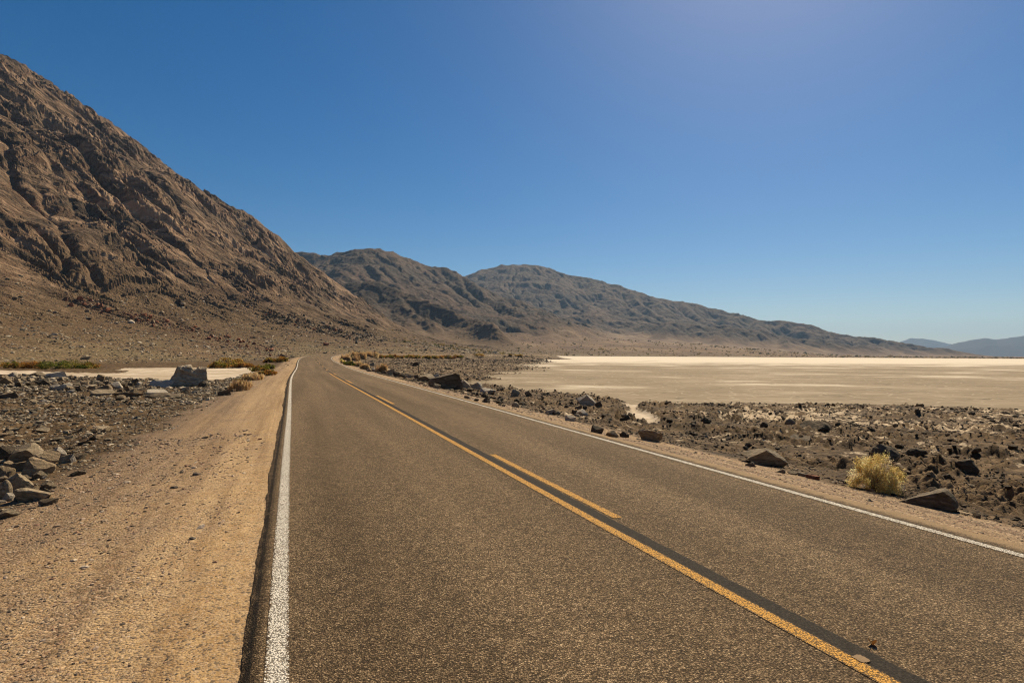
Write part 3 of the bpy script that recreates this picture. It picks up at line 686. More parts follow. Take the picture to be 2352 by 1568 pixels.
for k in range(-1, 14):
    a = 7.0 + 15.65 * k; line('centre_dash', a, a + 4.4, .285 if a < 60 else .12, .125, M['yellow'])

# ------------------------------------------------------------------ rocks
def rock_bm(seed, sub=3, cuts=10, rough=.06, dims=(1, 1, 1), slab=0, cube=0):
    rn = np.random.RandomState(seed); bm = bmesh.new(); bmesh.ops.create_icosphere(bm, subdivisions=sub, radius=1)
    v = np.array([x.co[:] for x in bm.verts])
    if cube:
        v = v / np.abs(v).max(1)[:, None] * .75; v[:, :2] *= (1.08 - .22 * (v[:, 2:3] / .75)); v[:, 2] += np.where(v[:, 2] > 0, .16 * np.sign(np.sin(v[:, 0] * 7 + 1)), 0)
    for k in range(cuts):
        nrm = rn.normal(size=3); nrm /= np.linalg.norm(nrm); off = rn.uniform(.36, .8)
        ex = v @ nrm - off; v = v - np.maximum(ex, 0)[:, None] * nrm
    if slab:
        nrm = np.array([.25 * rn.normal(), .25 * rn.normal(), 1]); nrm /= np.linalg.norm(nrm); off = .35
        ex = v @ nrm - off; v = v - np.maximum(ex, 0)[:, None] * nrm
    nz = perlin(v[:, 0] * 1.7 + v[:, 2] * .9, v[:, 1] * 1.7 - v[:, 2] * 1.3, seed) + .5 * perlin(v[:, 0] * 4 + v[:, 2] * 2.1, v[:, 1] * 4 - v[:, 2] * 3, seed + 5) + .3 * perlin(v[:, 0] * 9 - v[:, 2] * 5, v[:, 1] * 9 + v[:, 2] * 6, seed + 9)
    ln = np.linalg.norm(v, axis=1)[:, None]; v = v * (1 + rough * nz[:, None])
    lo = v.min(0); hi = v.max(0); v = (v - (lo + hi) / 2) / (hi - lo)
    v[:, 2] += .5
    v = v * np.array(dims)
    for x, c in zip(bm.verts, v): x.co = c
    return bm
def rock_mesh(name, seed, **kw):
    bm = rock_bm(seed, **kw); me = bpy.data.meshes.new(name); bm.to_mesh(me); bm.free()
    me.polygons.foreach_set('use_smooth', np.zeros(len(me.polygons), bool)); return me
PROTO = {}
for st, kw in dict(angular=dict(cuts=15, rough=.045), round=dict(cuts=2, rough=.05), slab=dict(cuts=8, slab=1, rough=.05), lumpy=dict(cuts=4, rough=.17), block=dict(cuts=7, rough=.11, cube=1)).items():
    for k in range(4):
        for mt in ('dark', 'grey', 'pale', 'brown', 'clod', 'red'):
            PROTO[(st, k, mt)] = None
def tower_mesh():
    """a blocky boulder: wide base, sloping left side, two horns with a notch between"""
    bm = bmesh.new(); bmesh.ops.create_cube(bm, size=1); bmesh.ops.subdivide_edges(bm, edges=bm.edges[:], cuts=26, use_grid_fill=True)
    v = np.array([x.co[:] for x in bm.verts]) + np.array([0, 0, .5]); c = v - np.array([0, 0, .5])
    rad = np.abs(c).max(1); ln = np.linalg.norm(c, axis=1); c = c * (.80 + .20 * (rad / ln * 1.25))[:, None]; v = c + np.array([0, 0, .5])
    zz = np.clip(v[:, 2], 0, 1); v[:, 0] = np.where(v[:, 0] < 0, v[:, 0] * (1 - .42 * smooth(zz, .3, .95)), v[:, 0] * (1 - .06 * zz)) + .04 * zz
    top = smooth(zz, .6, .95); v[:, 2] -= top * (.11 * smooth(v[:, 0], .08, .16) * (1 - smooth(v[:, 0], .25, .31)) + .07 * smooth(v[:, 0], .28, .33))
    v[:, 1] *= .9 - .25 * zz; v[:, 1] -= .07 * np.exp(-((zz - .42) / .07) ** 2)                       # a ledge across the face
    q = v * 2.1; nz = ridged(q[:, 0] + .6 * q[:, 2], q[:, 1] * .8 + 1.5 * q[:, 2], 4, 71, .6); n2 = perlin(q[:, 0] * 4, q[:, 2] * 4 + q[:, 1] * 3, 72)
    nrm = c / np.linalg.norm(c, axis=1)[:, None]; v += nrm * (.11 * nz + .03 * n2)[:, None]
    for x, k in zip(bm.verts, v): x.co = k
    me = bpy.data.meshes.new('rock'); bm.to_mesh(me); bm.free(); me.polygons.foreach_set('use_smooth', np.zeros(len(me.polygons), bool)); return me
def proto(st, k, mt):
    if st == 'tower':
        me = tower_mesh(); me.materials.append(M[mt]); return me
    if PROTO[(st, k, mt)] is None:
        kw = dict(angular=dict(cuts=15, rough=.045), round=dict(cuts=2, rough=.05), slab=dict(cuts=8, slab=1, rough=.05), lumpy=dict(cuts=4, rough=.17), block=dict(cuts=7, rough=.11, cube=1))[st]
        me = rock_mesh('rock', 100 + 13 * k + 7 * len(st), **kw); me.materials.append(M[mt]); PROTO[(st, k, mt)] = me
    return PROTO[(st, k, mt)]
def rock_obj(name, x, y, z, w, dp, h, rz, st, mt, label, cat, group=None, tilt=(0, 0), k=None, sink=.4):
    k = random.randrange(4) if k is None else k
    o = bpy.data.objects.new(name, proto(st, k, mt)); COL.objects.link(o)
    o.location = (x, y, z - sink * h); o.scale = (w, dp, h * (1 + sink)); o.rotation_euler = (tilt[0], tilt[1], rz)
    return props(o, label, cat, group)
def rock_px(px, py, wpx, hpx, st, mt, label, name='rock', cat='rock', group=None, dp=.8, rz=None, tilt=(0, 0), k=None, sink=.5):
    """a rock whose foot stands at this spot on the ground, as wide and tall as it is seen"""
    g = ground_at(px, py); sc = g[1] / FPX; w = wpx * sc; h = hpx * sc
    yaw = -math.atan2(g[0], g[1])
    return rock_obj(name, g[0], g[1] + w * dp * .3, g[2], w, w * dp, h, yaw + (random.uniform(-.25, .25) if rz is None else rz), st, mt, label, cat, group, tilt, k, sink)

NOTABLE = [
 (1760, 1069, 108, 40, 'angular', 'grey', 'long flat-topped grey boulder beside the right road edge', 2),
 (1726, 1071, 24, 10, 'round', 'grey', 'small grey stone leaning at the foot of the long flat-topped boulder', 1),
 (2148, 1168, 118, 44, 'slab', 'dark', 'dark flat boulder with a pale top, just right of the yellow bush', 1),
 (2040, 1060, 62, 34, 'lumpy', 'dark', 'dark rounded boulder half hidden behind the yellow bush', 2),
 (2112, 1050, 46, 20, 'lumpy', 'clod', 'dark low boulder right behind the yellow bush top', 3),
 (2225, 1083, 58, 30, 'lumpy', 'dark', 'dark domed rock alone on the rough ground beyond the dark flat boulder', 1),
 (1818, 975, 24, 18, 'round', 'grey', 'round grey boulder standing on the rough dark ground', 2),
 (1878, 990, 74, 22, 'lumpy', 'clod', 'long black clod ridge right of the round grey boulder', 0),
 (1842, 1008, 50, 16, 'slab', 'dark', 'flat dark rock in front of the long black clod ridge', 2),
 (1496, 1013, 56, 26, 'slab', 'grey', 'grey split slab at the edge of the right gravel, short of the salt channel', 3),
 (1373, 995, 30, 18, 'angular', 'dark', 'dark block near the salt channel beside the right gravel', 0),
 (1407, 1003, 30, 15, 'angular', 'brown', 'brown rock beside the dark block at the right gravel edge', 1),
 (1435, 1004, 22, 13, 'lumpy', 'clod', 'black clod right of the brown rock at the gravel edge', 2),
 (1441, 963, 13, 11, 'round', 'dark', 'dark round rock at the mouth of the salt channel', 0),
 (1346, 926, 50, 28, 'angular', 'pale', 'pale wedge boulder at the playa edge of the dark strip', 2),
 (1376, 932, 18, 12, 'lumpy', 'dark', 'dark rock at the right foot of the pale wedge boulder', 1),
 (1337, 955, 30, 15, 'angular', 'pale', 'whitish rock below the pale wedge boulder', 1),
 (1329, 941, 17, 11, 'angular', 'grey', 'small grey rock between the pale wedge boulder and the whitish rock', 3),
 (1311, 967, 26, 14, 'angular', 'pale', 'pointed pale rock on the gravel slope by the right road edge', 0),
 (1266, 952, 26, 13, 'angular', 'pale', 'pale rock in line left of the pointed pale rock', 3),
 (1183, 911, 25, 18, 'round', 'grey', 'smooth grey boulder in the dark strip left of the pale wedge boulder', 3),
 (1213, 910, 19, 13, 'angular', 'brown', 'brown rock just right of the smooth grey boulder', 2),
 (1184, 935, 19, 12, 'round', 'grey', 'grey stone on the gravel slope below the smooth grey boulder', 0),
 (1200, 930, 18, 8, 'angular', 'dark', 'dark low stone beside the grey stone on the gravel slope', 1),
 (1120, 899, 38, 14, 'angular', 'pale', 'whitish flat boulder on the right gravel shoulder', 0),
 (1088, 893, 40, 16, 'slab', 'pale', 'pale layered boulder next to the whitish flat boulder', 1),
 (1062, 890, 36, 18, 'angular', 'pale', 'pale lumpy boulder right of the big striped wedge', 2),
 (1020, 892, 78, 36, 'angular', 'dark', 'big dark striped wedge boulder by the right road edge', 3),
 (1003, 892, 18, 12, 'angular', 'grey', 'small rock at the front foot of the big striped wedge', 0),
 (980, 876, 50, 19, 'angular', 'grey', 'broad grey boulder just left of the big striped wedge', 1),
 (1003, 869, 20, 11, 'angular', 'pale', 'white rock between the broad grey boulder and the striped wedge', 2),
 (957, 872, 15, 12, 'angular', 'dark', 'dark rock at the left end of the broad grey boulder', 2),
 (897, 861, 20, 15, 'angular', 'grey', 'pale grey rock mid-row beside the right road edge', 3),
 (910, 864, 16, 11, 'angular', 'dark', 'dark rock right of the pale grey rock in the roadside row', 0),
 (923, 866, 16, 11, 'angular', 'brown', 'brown rock in the roadside row', 1),
 (882, 859, 16, 9, 'angular', 'dark', 'dark rock at the left of the roadside row', 2),
 (862, 852, 14, 9, 'angular', 'grey', 'grey rock at the far left end of the roadside row, beside dry grass', 0),
 (939, 867, 20, 7, 'slab', 'pale', 'flat pale rock at the right end of the roadside row', 3),
 (954, 841, 14, 10, 'angular', 'dark', 'lone dark rock left of the thin green post', 3),
 (834, 842, 16, 9, 'lumpy', 'dark', 'dark rock beyond the dry grass inside the curve', 0),
 (858, 853, 15, 9, 'angular', 'pale', 'pale rock in the small pile between two dry grass tufts', 1),
 (846, 853, 15, 8, 'angular', 'grey', 'grey rock at the left of the small pile between two dry grass tufts', 2),
 (851, 841, 18, 9, 'slab', 'grey', 'flat rock topping the small pile inside the curve', 1),
 (421, 889, 70, 44, 'tower', 'block', 'big blocky grey boulder in front of the white salt patch', 1),
 (505, 892, 0, 0, '', '', '', 0),
 (466, 888, 24, 15, 'lumpy', 'dark', 'black rock just right of the big blocky boulder', 2),
 (512, 908, 28, 14, 'angular', 'dark', 'dark banded rock at the gravel edge right of the black rock', 3),
 (372, 890, 66, 17, 'slab', 'pale', 'white broken slab leaning at the left foot of the big blocky boulder', 0),
 (352, 902, 46, 11, 'slab', 'pale', 'white flat slab in front of the broken slab', 2),
 (139, 897, 42, 17, 'round', 'pale', 'smooth white rounded rock among dark rubble', 1),
 (224, 899, 48, 17, 'slab', 'brown', 'tan flat-topped block right of the smooth white rock', 1),
 (120, 868, 40, 15, 'angular', 'pale', 'pale grey boulder at the front edge of the salt patch', 3),
 (82, 866, 34, 13, 'angular', 'grey', 'grey pointed block left of the pale grey boulder at the salt edge', 1),
 (92, 885, 30, 14, 'angular', 'dark', 'dark cube-like rock in the rubble belt left of the white rounded rock', 2),
 (285, 913, 62, 13, 'slab', 'brown', 'low tan slab with a black hollow under it', 3),
 (228, 908, 46, 14, 'slab', 'grey', 'tilted grey slab left of the low tan slab', 2),
 (275, 915, 20, 7, 'round', 'brown', 'small tan stone lying under the low tan slab', 0),
 (365, 914, 74, 12, 'lumpy', 'dark', 'long low black rock right of the low tan slab', 2),
 (12, 914, 36, 16, 'angular', 'dark', 'dark block at the left picture edge of the rubble belt', 3),
 (2178, 1100, 26, 12, 'lumpy', 'clod', 'black clod between the yellow bush and the dark domed rock', 1),
 (1795, 1086, 22, 9, 'slab', 'grey', 'first flat grey stone of the line before the orange stone', 1),
 (1822, 1090, 20, 8, 'slab', 'grey', 'middle flat grey stone of the line before the orange stone', 2),
 (1845, 1094, 24, 8, 'slab', 'pale', 'paler last stone of the line before the orange stone', 3),
 (1870, 1101, 30, 9, 'slab', 'red', 'flat orange-red stone on the right gravel near the yellow bush', 0),
 (1668, 903, 0, 0, '', '', '', 0),
 (748, 794, 13, 8, 'angular', 'red', 'reddish boulder alone on the slope above the far road curve', 0),
 # pile at the left edge
 (18, 1056, 54, 26, 'angular', 'dark', 'dark slab rock at the back of the roadside pile', 0),
 (50, 1062, 84, 32, 'angular', 'grey', 'big grey slab at the back of the roadside pile', 1),
 (100, 1064, 42, 22, 'slab', 'brown', 'brown flat-topped stone at the right of the roadside pile', 2),
 (146, 1063, 30, 16, 'angular', 'grey', 'grey stone near the right end of the roadside pile', 3),
 (176, 1056, 40, 12, 'slab', 'dark', 'dark low stone at the gravel end of the roadside pile', 0),
 (133, 1050, 34, 18, 'angular', 'pale', 'whitish cracked stone behind the grey one in the roadside pile', 1),
 (163, 1062, 20, 15, 'angular', 'pale', 'small white-streaked stone at the right end of the roadside pile', 2),
 (72, 1092, 66, 30, 'slab', 'brown', 'large smooth brown slab in the middle of the roadside pile', 0),
 (36, 1082, 44, 18, 'angular', 'brown', 'tan block left of the large smooth brown slab', 3),
 (88, 1100, 34, 14, 'round', 'grey', 'rounded grey stone at the front of the large brown slab', 1),
 (30, 1133, 70, 36, 'angular', 'grey', 'big light grey boulder at the front of the roadside pile', 2),
 (8, 1098, 36, 22, 'angular', 'brown', 'brown stone at the left picture edge of the roadside pile', 0),
 (4, 1145, 30, 32, 'round', 'grey', 'mossy grey boulder cut by the left picture edge', 2),
 (56, 1152, 84, 22, 'slab', 'grey', 'long flat grey slab in front of the big light grey boulder', 3),
 (106, 1124, 36, 15, 'slab', 'grey', 'loose grey stone on the gravel right of the roadside pile', 1),
 (100, 1134, 24, 10, 'round', 'dark', 'small dark stone touching the loose grey stone', 2),
 (108, 1160, 44, 12, 'slab', 'dark', 'flat dark stone half sunk in the gravel below the pile', 0),
 (10, 1190, 50, 14, 'slab', 'grey', 'half-buried grey slab low at the left picture edge', 1),
 (175, 1092, 36, 9, 'slab', 'dark', 'thin dark slate on the gravel right of the pile', 2),
]
cams = []
for (px, py, w, h, st, mt, lab, k) in NOTABLE:
    if not w: continue
    big = w > 40
    til = (0, 0)
    if px < 200 and py > 1045: h *= 1.3; w *= .92; til = (random.uniform(-.22, .22), random.uniform(-.25, .25)); st = 'angular' if random.random() < .6 else st
    rock_px(px, py, w, h, st, mt, lab, 'boulder' if big or 'boulder' in lab else 'rock', 'boulder' if 'boulder' in lab else 'slab' if 'slab' in lab else 'rock', None, k=k, dp=.75, tilt=til)
log('notable rocks')
# smaller repeats, one object each
def scatter(n, gen, group, label, mts, sts, wpx, cat='rock', name='rock', hr=(.35, .7)):
    pts = [gen() for _ in range(n)]
    for (px, py) in pts:
        w = random.uniform(*wpx) * (random.random() ** .7 * .6 + .5)
        g = ground_at(px, py); sc = g[1] / FPX
        rock_obj(name, g[0], g[1], g[2], w * sc, w * sc * random.uniform(.6, 1), w * sc * random.uniform(*hr), random.uniform(0, 6.3), random.choice(sts), random.choice(mts), label, cat, group, (random.uniform(-.15, .15), random.uniform(-.15, .15)))
def belt():
    px = random.uniform(-20, 330); return px, random.uniform(864 + px * .03, 893 + px * .03)
scatter(78, belt, 'rocks heaped along the front of the white salt patch', 'grey or dark rock in the heaped belt in front of the white salt patch', ['grey', 'dark', 'grey', 'brown', 'pale'], ['angular', 'slab', 'angular'], (12, 30))
def lfield():
    return random.uniform(-10, 480), random.uniform(893, 935)
scatter(40, lfield, 'rocks strewn over the left rubble ground', 'small rock strewn over the dark rubble left of the road', ['grey', 'dark', 'brown', 'pale'], ['angular', 'slab'], (10, 24), hr=(.25, .5))
def lnear():
    return random.uniform(-10, 250), random.uniform(985, 1050)
scatter(30, lnear, 'slaty stones behind the roadside pile', 'flat slaty stone on the rubble behind the roadside pile', ['grey', 'dark', 'grey', 'brown'], ['slab', 'angular'], (14, 34), hr=(.22, .45))
def lpile():
    t = random.random(); return random.uniform(-8, 150 - 70 * t), 1040 + 125 * t
scatter(34, lpile, 'small stones wedged in the roadside pile', 'small broken stone wedged between the slabs of the roadside pile', ['grey', 'dark', 'brown', 'grey', 'pale'], ['angular'], (10, 30), hr=(.45, .75))
def rfield():
    px = random.uniform(1480, 2370); lo = 938 + (px - 1480) * .004
    return px, random.uniform(lo, 1010 + (px - 1480) * .13)
scatter(26, rfield, 'black clods on the rough ground right of the road', 'black crusty clod on the rough ground right of the road', ['clod', 'clod', 'dark'], ['lumpy'], (8, 24), 'clod', 'clod', (.4, .65))
def rstrip():
    t = random.random(); px = 1060 + t * 390; return px, 897 + t * 38 + random.uniform(0, 1) * (18 + 34 * t)
scatter(46, rstrip, 'clods and rocks in the dark strip along the playa', 'dark clod in the narrow rough strip between playa and right gravel', ['clod', 'clod', 'dark', 'grey'], ['lumpy', 'angular'], (8, 20), 'clod', 'clod', (.45, .7))
def tband():
    t = random.random(); px = 120 + t * 300; return px, 690 + t * 70 + random.gauss(0, 5)
def ground_ray(px, py, r0=90, r1=1100):
    d = ray(px, py); ts = np.arange(r0, r1, 1.5); Q = d[None] * ts[:, None]; zz = terrain(Q[:, 0], Q[:, 1]); hit = np.nonzero(zz > Q[:, 2] + HCAM)[0]
    return None if len(hit) == 0 else (Q[hit[0], 0], Q[hit[0], 1], zz[hit[0]])
def slope_rocks(n, gen, label, group, mts, wpx):
    for _ in range(n):
        px, py = gen(); g = ground_ray(px, py)
        if g is None: continue
        w = random.uniform(*wpx) * g[1] / FPX
        rock_obj('rock', g[0], g[1], g[2], w, w * .8, w * .65, random.uniform(0, 6.3), 'angular', random.choice(mts), label, 'rock', group)
slope_rocks(64, lambda: (lambda t: (160 + t * 490, 690 + t * 126 + random.gauss(0, 6)))(random.random()), 'reddish rock in the rockfall band low on the left mountain', 'rocks of the reddish band low on the mountain', ['red', 'brown', 'red'], (5, 13))
slope_rocks(56, lambda: (lambda t: (610 + t * 250, 727 + t * 54 + random.gauss(0, 8)))(random.random()), 'dark brown rock in the rockfall tongue above the far road curve', 'rocks of the dark tongue above the curve', ['brown', 'dark', 'dark', 'red'], (4, 10))
log('scattered rocks')
def ray_many(n, gen, r0=90, r1=1000):
    out = []
    for _ in range(n):
        g = ground_ray(*gen(), r0, r1)
        if g: out.append(g)
    return np.array(out)
RED = lambda: (lambda t: (150 + t * 520, 688 + t * 132 + random.gauss(0, 6 + 5 * t)))(random.random())
DRK = lambda: (lambda t: (600 + t * 270, 724 + t * 58 + random.gauss(0, 7)))(random.random())

# uncountable stones: one mesh per field
def template(sub, seed, cuts=5):
    bm = rock_bm(seed, sub=sub, cuts=cuts, rough=.08); bm.verts.ensure_lookup_table()
    v = np.array([x.co[:] for x in bm.verts]) - np.array([0, 0, .35]); f = np.array([[q.index for q in fc.verts] for fc in bm.faces]); bm.free(); return v, f
TPL = {1: [template(1, 300 + i, 3) for i in range(4)], 2: [template(2, 320 + i, 6) for i in range(4)]}
def stone_field(name, pts, sizes, mat, label, sub=1, flatness=(.4, .75), tint=None):
    pts = np.asarray(pts); n = len(pts); VV = []; FF = []; TT = []; off = 0
    which = RS.randint(0, 4, n)
    for w in range(4):
        m = which == w; k = m.sum()
        if not k: continue
        v, f = TPL[sub][w]; a = RS.rand(k) * 6.283; ca, sa = np.cos(a), np.sin(a)
        sz = sizes[m]; sx = sz * RS.uniform(.7, 1.3, k); sy = sz * RS.uniform(.6, 1.1, k); szz = sz * RS.uniform(flatness[0], flatness[1], k)
        lx = v[None, :, 0] * sx[:, None]; ly = v[None, :, 1] * sy[:, None]; lz = v[None, :, 2] * szz[:, None]
        tx = RS.normal(0, .18, k)[:, None]; lz = lz + lx * tx
        P3 = np.stack([lx * ca[:, None] - ly * sa[:, None] + pts[m][:, None, 0], lx * sa[:, None] + ly * ca[:, None] + pts[m][:, None, 1], lz + pts[m][:, None, 2]], -1)
        VV.append(P3.reshape(-1, 3)); FF.append((f[None] + (np.arange(k) * len(v))[:, None, None] + off).reshape(-1, 3)); off += k * len(v)
        tn = RS.rand(k) if tint is None else tint[m]
        TT.append(np.repeat(tn, len(v)))
    V_ = np.concatenate(VV); F_ = np.concatenate(FF); T_ = np.concatenate(TT)
    o = mesh_np(name, V_, F_, mat, None, False); attr(o.data, 'tint', np.stack([T_, T_, T_, np.ones_like(T_)], 1)); props(o, label, None, None, 'stuff'); return o
def field_points(n, rmin, rmax, a0, a1, power=.5):
    """more stones per square metre close by, where they can be seen"""
    q = RS.rand(n); rr = rmin * (rmax / rmin) ** (q ** power); aa = np.radians(RS.uniform(a0, a1, n)); return rr * np.sin(aa), rr * np.cos(aa), rr
def build_field(name, n, rmin, rmax, a0, a1, keep, size, mat, label, sub=1, power=.6, flat=(.4, .75)):
    x, y, rr = field_points(n, rmin, rmax, a0, a1, power); z, zo, zo2, u, d = terrain(x, y, True)
    pr = keep(x, y, rr, zo, zo2, u, d); m = RS.rand(n) < pr
    x, y, z, rr = x[m], y[m], z[m], rr[m]; s = size(rr, len(rr))
    return stone_field(name, np.stack([x, y, z - s * .05], 1), s, mat, label, sub, flat)
log('fields')
sz = lambda lo, pxs: (lambda rr, n: np.maximum(lo, rr / 597 * pxs) * np.exp(RS.normal(0, .45, n)))
build_field('rubble', 90000, 5, 75, -56, -14, lambda x, y, rr, zo, zo2, u, d: ((d < -6.0) & (u < 8)) * (1 - zo[:, 0] * .93) * (1 - zo[:, 3]) * (.35 + .65 * smooth(fbm(x / 2.2, y / 2.2, 2, 4), -.2, .3)), sz(.03, 1.55), M['stones'], 'dark slaty rubble covering the ground left of the gravel', 1, .75)
build_field('clod_crust', 80000, 5, 70, -14, 60, lambda x, y, rr, zo, zo2, u, d: (d > 4.9) * (1 - zo[:, 0] * .95) * (1 - zo[:, 2]) * (.30 + .70 * smooth(fbm(x / 2.6, y / 2.6, 3, 24), -.1, .3)), (lambda rr, n: np.maximum(.03, rr / 597 * 1.35) * np.exp(RS.normal(0, .5, n))), M['clods'], 'dark broken crust covering the ground between road and playa', 1, .75, (.45, .9))
build_field('clod_crust', 26000, 62, 330, -22, 6, lambda x, y, rr, zo, zo2, u, d: (d > 6) * (u < 0) * (1 - zo[:, 2]) * (1 - zo2[:, 1]) * (.15 + .85 * smooth(fbm(x / 7, y / 7, 3, 27), -.05, .3)), lambda rr, n: np.maximum(.16, rr / 597 * 1.1) * np.exp(RS.normal(0, .4, n)), M['clods'], 'dark broken crust on the far flat inside the curve', 1, .8, (.35, .8))
build_field('gravel', 66000, 2.2, 16, -54, 0, lambda x, y, rr, zo, zo2, u, d: (d < -3.62) * zo[:, 0] * (1 - .82 * zo[:, 1]) * (.3 + .7 * smooth(fbm(x / .8, y / .8, 2, 34), -.3, .2)), lambda rr, n: np.maximum(.009, rr / 597 * 1.25) * np.exp(RS.normal(0, .5, n)), M['pebbles'], 'loose pink and grey gravel on the shoulder', 1, 1.0, (.35, .65))
build_field('gravel', 46000, 5, 42, -16, 60, lambda x, y, rr, zo, zo2, u, d: (d > 3.7) * zo[:, 0], lambda rr, n: np.maximum(.008, rr / 597 * 1.0) * np.exp(RS.normal(0, .45, n)), M['pebbles'], 'pinkish gravel along the right road edge', 1, .9, (.35, .65))
build_field('scree', 26000, 85, 520, -44, 0, lambda x, y, rr, zo, zo2, u, d: ((u > 0) & (u < 190) & (np.abs(d) > 9)) * (.25 + .75 * smooth(fbm(x / 14, y / 14, 3, 64), -.1, .35)), sz(.18, 1.3), M['stones'], 'scree of loose stones over the lower mountain slope', 1, .8)
for nm, n, gen, mt, lab in (('red_rubble', 1100, RED, 'redstones', 'reddish rubble of the rockfall band low on the left mountain'), ('dark_rubble', 1000, DRK, 'clods', 'dark rubble of the rockfall tongue above the far road curve')):
    q = ray_many(n, gen); stone_field(nm, q, q[:, 1] / 597 * 1.1 * np.exp(RS.normal(0, .45, len(q))), M[mt], lab, 1, (.5, .8))
log('stones')

# ------------------------------------------------------------------ plants
PAL = dict(
 green=[(.10, .12, .025), (.17, .17, .035), (.24, .20, .05)], orange=[(.36, .17, .04), (.42, .24, .07), (.28, .13, .03), (.24, .20, .05)],
 mixed=[(.17, .16, .03), (.36, .20, .05), (.30, .15, .035), (.22, .19, .04)], straw=[(.52, .36, .18), (.60, .44, .25), (.44, .28, .13)], yellow=[(.94, .66, .28), (.95, .72, .42), (.86, .60, .26), (.93, .68, .50), (.70, .53, .21)],
 gold=[(.38, .24, .06), (.44, .29, .08), (.27, .21, .05), (.33, .17, .04)])
def foliage(name, w, dp, h, pal, leaf, n, seed, parent, lumps=26, spike=0., hollow=.35, lrs=1.):
    rn = np.random.RandomState(seed); pal = np.array(PAL[pal])
    a = rn.rand(lumps) * 6.283; q = np.sqrt(rn.rand(lumps)) * .82
    lx = np.cos(a) * q; ly = np.sin(a) * q; top = np.sqrt(np.maximum(1 - q ** 2, .05)) * rn.uniform(.68, 1.02, lumps); lz = top * rn.uniform(.12, .84, lumps)
    lr = rn.uniform(.14, .30, lumps) * lrs; lc = pal[rn.randint(0, len(pal), lumps)]
    k = rn.randint(0, lumps, n); dirv = rn.normal(size=(n, 3)); dirv /= np.linalg.norm(dirv, axis=1)[:, None]
    rad = lr[k] * rn.uniform(hollow, 1, n) ** .6 * (1 + .35 * rn.normal(size=n) * .5)
    c = np.stack([lx[k], ly[k], lz[k]], 1) + dirv * rad[:, None] * np.array([1, 1, .8]); c[:, 2] = np.abs(c[:, 2])
    c = c * np.array([w / 2, dp / 2, h])
    ax = rn.normal(size=(n, 3)); ax[:, 2] += .5 + spike * 3; ax /= np.linalg.norm(ax, axis=1)[:, None]
    bx = np.cross(ax, rn.normal(size=(n, 3))); bx /= np.linalg.norm(bx, axis=1)[:, None]
    L = leaf * rn.uniform(.6, 1.5, n)[:, None]; W = L * (.55 if spike < .5 else .10)
    v = np.stack([c - ax * L * .5, c + bx * W * .5, c + ax * L * .5, c - bx * W * .5], 1).reshape(-1, 3)
    o = mesh_np(name, v, np.arange(4 * n).reshape(n, 4), M['leaf'], parent, False)
    col = np.clip(lc[k] * rn.uniform(.7, 1.3, (n, 1)) * rn.uniform(.92, 1.08, (n, 3)), .01, .8)
    attr(o.data, 'tint', np.repeat(np.c_[col, np.ones(n)], 4, 0)); return o
def stems(name, w, dp, h, n, rad, seed, parent, mat):
    rn = np.random.RandomState(seed); VV = []; FF = []; off = 0
    for i in range(n):
        a = rn.rand() * 6.283; q = math.sqrt(rn.rand()) * .46; tip = np.array([math.cos(a) * q * w, math.sin(a) * q * dp, h * rn.uniform(.55, 1.0)]); p0 = np.array([rn.normal(0, .03) * w, rn.normal(0, .03) * dp, -.03])
        mid = (p0 + tip) / 2 + np.array([rn.normal(0, .05) * w, rn.normal(0, .05) * dp, .08 * h]); pts = [p0, (p0 + mid) / 2 + rn.normal(0, .01, 3) * w, mid, (mid + tip) / 2 + rn.normal(0, .015, 3) * w, tip]
        for j, pt in enumerate(pts):
            rr = rad * (1 - .2 * j)
            for t_ in range(3): VV.append(pt + np.array([math.cos(t_ * 2.094), math.sin(t_ * 2.094), 0]) * rr)
        for j in range(4):
            for t_ in range(3):
                b = off + j * 3; FF.append([b + t_, b + (t_ + 1) % 3, b + 3 + (t_ + 1) % 3, b + 3 + t_])
        off += 15
    return mesh_np(name, np.array(VV), np.array(FF), mat, parent, True)
def shrub(name, label, g, w, h, pal, n, leaf, cat='shrub', group=None, dpf=.8, lumps=26, nst=24, rad=.004, spike=0., hollow=.35, lrs=1.):
    e = bpy.data.objects.new(name, None); e.empty_display_size = .2; COL.objects.link(e); e.location = (g[0], g[1], g[2] - .02); props(e, label, cat, group)
    sd = random.randrange(10 ** 6)
    foliage('foliage', w, w * dpf, h, pal, leaf, n, sd, e, lumps, spike, hollow, lrs)
    stems('stem', w, w * dpf, h * .9, nst, rad, sd + 1, e, M['twig']); return e
def shrub_px(px, py, wpx, hpx, pal, label, n=900, lf=1.7, **kw):
    g = ground_at(px, py); sc = g[1] / FPX
    g = g + np.array([0, .35 * wpx * sc * kw.get('dpf', .8), 0]); g[2] = Hpt(g[0], g[1])
    leaf = max(.012, g[1] / 597 * lf)
    return shrub(kw.pop('name', 'shrub'), label, g, wpx * sc, hpx * sc, pal, n, leaf, rad=max(.0035, g[1] / 597 * .22), **kw)
shrub_px(2036, 1134, 136, 110, 'yellow', 'yellow-green bush glowing in the sun beside the right gravel', 22000, 1.15, name='bush', cat='bush', lumps=90, nst=110, hollow=.2, lrs=.8)
LEFTG = 'low shrubs along the back of the left salt patch'
